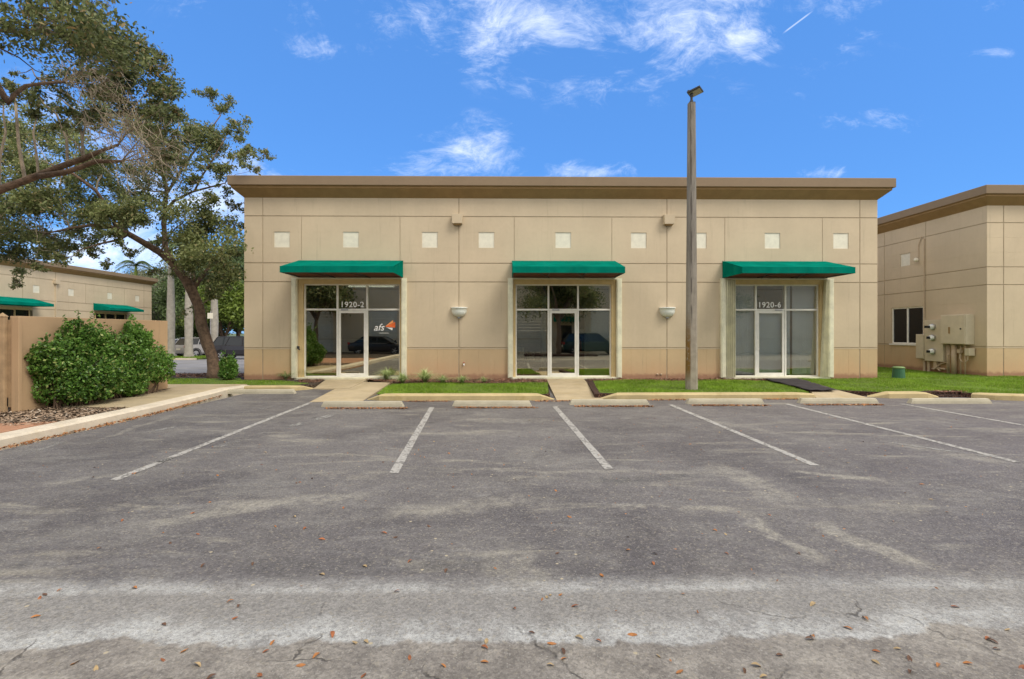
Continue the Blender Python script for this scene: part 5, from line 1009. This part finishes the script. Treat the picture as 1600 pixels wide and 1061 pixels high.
# ================================================================ CARS
def car(label, loc, rz, paint, L=4.7, Wd=1.88, Hh=1.7, suv=True):
    t = thing('parked_car', label, 'car', loc, rz); hw = Wd / 2
    if suv: low = [(-L / 2, .55, .80), (-L / 2 + .06, .35, 1.02), (-L / 2 + .4, .30, 1.06), (-.9, .28, 1.06), (.6, .28, 1.03), (L / 2 - 1.1, .28, .99), (L / 2 - .35, .3, .88), (L / 2 - .04, .38, .72), (L / 2, .45, .62)]
    else: low = [(-L / 2, .5, .85), (-L / 2 + .06, .32, .96), (-L / 2 + .5, .28, .98), (-.9, .26, .96), (.6, .26, .93), (L / 2 - 1.2, .26, .86), (L / 2 - .35, .3, .74), (L / 2 - .04, .36, .62), (L / 2, .42, .55)]
    b = MB(); m = 10
    for (x, z0, z1) in low:
        e = 1 - .12 * max(0, (abs(x) - L / 2 + .5) / .5); w_ = hw * e
        b.v += [(x, -w_ * .9, z0), (x, -w_, z0 + .12), (x, -w_ * 1.0, (z0 + z1) / 2 + .05), (x, -w_ * .96, z1 - .05), (x, -w_ * .86, z1), (x, w_ * .86, z1), (x, w_ * .96, z1 - .05), (x, w_, (z0 + z1) / 2 + .05), (x, w_, z0 + .12), (x, w_ * .9, z0)]
    n = len(low); b.f = [(i * m + j, i * m + (j + 1) % m, (i + 1) * m + (j + 1) % m, (i + 1) * m + j) for i in range(n - 1) for j in range(m)] + [tuple(range(m)), tuple((n - 1) * m + j for j in range(m))[::-1]]; b.m = [0] * len(b.f)
    body = b.build('body', M[paint], t, bevel=.03, smooth=False)
    zb_ = 1.04 if suv else .95; r0, r1, f0, f1 = (-L / 2 + .12, -L / 2 + .5, .35, 1.15) if suv else (-L / 2 + .45, -L / 2 + 1.15, .3, 1.15)
    g = MB(); g.add([(r0, -hw * .86, zb_ - .03), (f1, -hw * .86, zb_ - .03), (f0, -hw * .70, Hh - .05), (r1, -hw * .70, Hh - .05), (r0, hw * .86, zb_ - .03), (f1, hw * .86, zb_ - .03), (f0, hw * .70, Hh - .05), (r1, hw * .70, Hh - .05)], [(0, 1, 2, 3), (7, 6, 5, 4), (0, 3, 7, 4), (1, 5, 6, 2), (3, 2, 6, 7)]); g.build('windows', M['carglass'], t, bevel=.03)
    rf = MB(); rf.add([(r1 - .06, -hw * .72, Hh - .06), (f0 + .06, -hw * .72, Hh - .06), (f0 - .1, -hw * .62, Hh + .0), (r1 + .1, -hw * .62, Hh + .0), (r1 - .06, hw * .72, Hh - .06), (f0 + .06, hw * .72, Hh - .06), (f0 - .1, hw * .62, Hh), (r1 + .1, hw * .62, Hh)], [(0, 1, 2, 3), (7, 6, 5, 4), (0, 3, 7, 4), (1, 5, 6, 2), (3, 2, 6, 7), (0, 4, 5, 1)])
    for sg in (-1, 1):
        for (xa, xb) in ((r0, r1), (f1, f0), (r0 + (.95 if suv else .75), r1 + .85), (-.15 + .1, -.05)): rf.tube([(xa, sg * hw * .872, zb_ - .02), (xb, sg * hw * .712, Hh - .05)], .035, 5)
    rf.build('roof', M[paint], t, bevel=.02)
    for sx_ in (-L / 2 + .85, L / 2 - .92):
        for sg in (-1, 1):
            w_ = MB(); w_.lathe([(.22, -.11), (.33, -.11), (.35, -.08), (.35, .08), (.33, .11), (.22, .11)], n=22); wo_ = w_.build('wheel', M['black'], t, smooth=False); wo_.location = (sx_, sg * (hw - .1), .35); wo_.rotation_euler = (R(90) if sg < 0 else R(-90), 0, 0)
            q = MB(); q.lathe([(.23, .07), (.21, .10), (.20, .06)], n=22); q.lathe([(0, .1), (.05, .1), (.06, .06)], n=10)
            for k in range(5): a = k * 2 * math.pi / 5; q.box((.03, -.03, .07), (.22, .03, .095), 0, lambda x, y, z, a=a: (x * math.cos(a) - y * math.sin(a), x * math.sin(a) + y * math.cos(a), z))
            q.build('rim', M['rim'], wo_); ar = MB(); ar.lathe([(.36, .03), (.43, .03), (.43, .118), (.38, .125)], n=18, a0=0, a1=math.pi)
            o = ar.build('wheel_arch', M['black'], t); o.location = (sx_, sg * (hw - .1), .35); o.rotation_euler = (R(90) , 0, 0 if sg < 0 else R(180))
    for sg in (-1, 1):
        q = MB(); q.box((-L / 2 - .012, sg * hw * .86 - .1, .82), (-L / 2 + .12, sg * hw * .86 + .05, 1.0)); q.build('tail_light', M['taillight'], t, bevel=.02)
        q = MB(); q.box((L / 2 - .2, sg * hw * .72 - .12, .66), (L / 2 + .005, sg * hw * .72 + .12, .76)); q.build('headlight', M['sconce'], t, bevel=.02)
        q = MB(); q.box((.85, sg * (hw + .08) - .08, .98), (1.0, sg * (hw + .08) + .08, 1.13)); q.build('mirror', M[paint], t, bevel=.03)
    q = MB(); q.box((-L / 2 - .02, -.26, .62), (-L / 2 + .05, .26, .76)); q.build('number_plate', M['tile'], t)
    return t
x, y = at(334, 38.5); car('black sport utility vehicle parked side-on behind the leaning oak', (x + 2.35, y + .3, -.40), R(4), 'carblack', 4.7, 1.9, 1.72)
x, y = at(308, 42.5); car('white sport utility vehicle parked behind the middle palm', (x + .2, y + 1, -.43), R(62), 'carsilver', 4.6, 1.85, 1.62)
x, y = at(278, 43); car('white hatchback parked beside the leftmost palm trunk', (x, y + 1, -.43), R(80), 'carwhite', 4.4, 1.8, 1.5, False)
car('dark green vehicle behind the camera mirrored in the middle door', (7.0, -22.6, -.15), R(2), 'cargreen', 4.8, 1.9, 1.7)
car('dark sedan behind the camera mirrored in the left door', (-9.8, -22.4, -.15), R(3), 'carblack', 4.6, 1.85, 1.48, False)
# ================================================================ FALLEN LEAVES
def leafmesh(curl):
    V = []; n = 6
    for i in range(n + 1):
        f = i / n; w_ = .5 * math.sin(math.pi * (f * .93 + .035)) ** .8 * .42; z = curl * math.sin(math.pi * f) + .004
        V += [(f - .5, -w_, z + abs(w_) * .35), (f - .5, 0, z), (f - .5, w_, z + abs(w_) * .35)]
    Fc = []
    for i in range(n):
        for j in range(2): k = i * 3 + j; Fc.append((k, k + 1, k + 4, k + 3))
    return V, Fc
LM = []
for c_ in (-.05, .08, .16):
    V, Fc = leafmesh(c_); me = bpy.data.meshes.new('leaf'); me.from_pydata(V, [], Fc); LM.append(me)
cols = [simple('leaf_rust', (.30, .10, .03), .6, .3, 30), simple('leaf_tan', (.42, .30, .15), .6, .2, 30), simple('leaf_brown', (.13, .065, .035), .7, .3, 30), simple('leaf_orange', (.40, .16, .04), .6, .2, 30)]
LMs = []
for me in LM:
    for m_ in cols: q = me.copy(); q.materials.append(m_); LMs.append(q)
spots = [(62, 935), (155, 857), (70, 929), (310, 835), (360, 940), (373, 947), (365, 967), (256, 976), (288, 1017), (308, 1040), (117, 1036), (150, 1046), (255, 1032), (405, 1055), (470, 1040), (494, 1025), (330, 1059), (503, 843), (476, 826), (600, 833), (617, 840), (697, 892), (503, 898), (556, 1005), (572, 1003), (519, 992), (640, 1028), (693, 1041), (568, 1056), (757, 1012), (757, 1035), (760, 1002), (620, 925), (570, 885), (862, 1006), (831, 989), (905, 997), (935, 1002), (890, 808), (1117, 829), (1134, 835), (981, 860), (1247, 865), (1135, 865), (940, 899), (860, 930), (875, 930), (898, 948), (880, 1018), (881, 1030), (860, 1040), (988, 992), (1030, 1026), (1062, 1050), (1163, 1049), (1182, 1041), (1193, 1058), (1270, 995), (1325, 982), (1369, 1018), (1368, 1035), (1402, 1014), (1421, 1030), (1466, 1040), (1352, 967), (1270, 945), (1550, 1002), (1557, 1015), (1574, 984), (1512, 1037), (1597, 1043), (1422, 1050), (1265, 999), (1218, 1024), (340, 743), (708, 761), (537, 794), (148, 731), (212, 740), (463, 755), (488, 748), (300, 802), (430, 823)]
spots += [(random.uniform(20, 1590), 640 + 400 * random.random() ** 1.6) for _ in range(60)]
for i, (px, py) in enumerate(spots):
    g = G(px, py, -.149); o = bpy.data.objects.new('fallen_leaf', random.choice(LMs)); C.objects.link(o); s_ = random.uniform(.035, .06) * (1 if i < 80 else .9)
    o.location = (g[0], g[1], -.147); o.scale = (s_, s_, s_); o.rotation_euler = (random.gauss(0, .2), random.gauss(0, .2), random.uniform(0, 6.28))
    tag(o, 'small dry fallen leaf lying on the open asphalt', 'leaf', 'dry leaves scattered on the asphalt')
def litter(name, segs, n, wid, label, z=-.147, size=.02):
    P = []
    for (a, c) in segs:
        a, c = np.array(G(*a, -.15)[:2]), np.array(G(*c, -.15)[:2]); L = np.linalg.norm(c - a); k = int(n * L); f = RNG.uniform(0, 1, (k, 1)); q = a + (c - a) * f; P.append(q + RNG.normal(0, wid, (k, 2)))
    P = np.concatenate(P); k = len(P); c = np.column_stack([P, z + RNG.uniform(.004, .02, k)])
    th = RNG.uniform(0, 6.28, k); s_ = size * RNG.uniform(.5, 1.5, (k, 1)); a = np.stack([np.cos(th), np.sin(th), RNG.normal(0, .3, k)], 1) * s_; b_ = np.stack([-np.sin(th), np.cos(th), RNG.normal(0, .3, k)], 1) * s_ * .5
    V = np.stack([c - a, c + b_, c + a, c - b_], 1).reshape(-1, 3); return tag(fastmesh(name, V, np.arange(4 * k).reshape(-1, 4), M['deadleaf']), label, kind='stuff')
litter('leaf_litter', [((x0 + 8, y_ + 2.5), (x1 + 6, y_ + 2.5)) for ((x0, x1), y_, l_) in stops[1:6]], 260, .04, 'dry leaf litter gathered along the wheel stops', size=.026)
litter('leaf_litter', [((633, 627.5), (704, 627.5)), ((833, 627), (888, 627)), ((1018, 625.5), (1070, 625)), ((1198, 624), (1248, 624))], 180, .05, 'dry leaf litter gathered along the front kerbs', size=.024)
litter('leaf_litter', [((2, 702), (250, 645)), ((250, 645), (345, 618))], 200, .05, 'dry leaf litter gathered along the left kerb', size=.026)
litter('leaf_litter', [((300, 700), (1500, 700)), ((100, 740), (1590, 690)), ((500, 660), (1400, 660)), ((700, 900), (1500, 760))], 14, 1.1, 'tiny dry crumbs of leaves blown over the bays', size=.011)
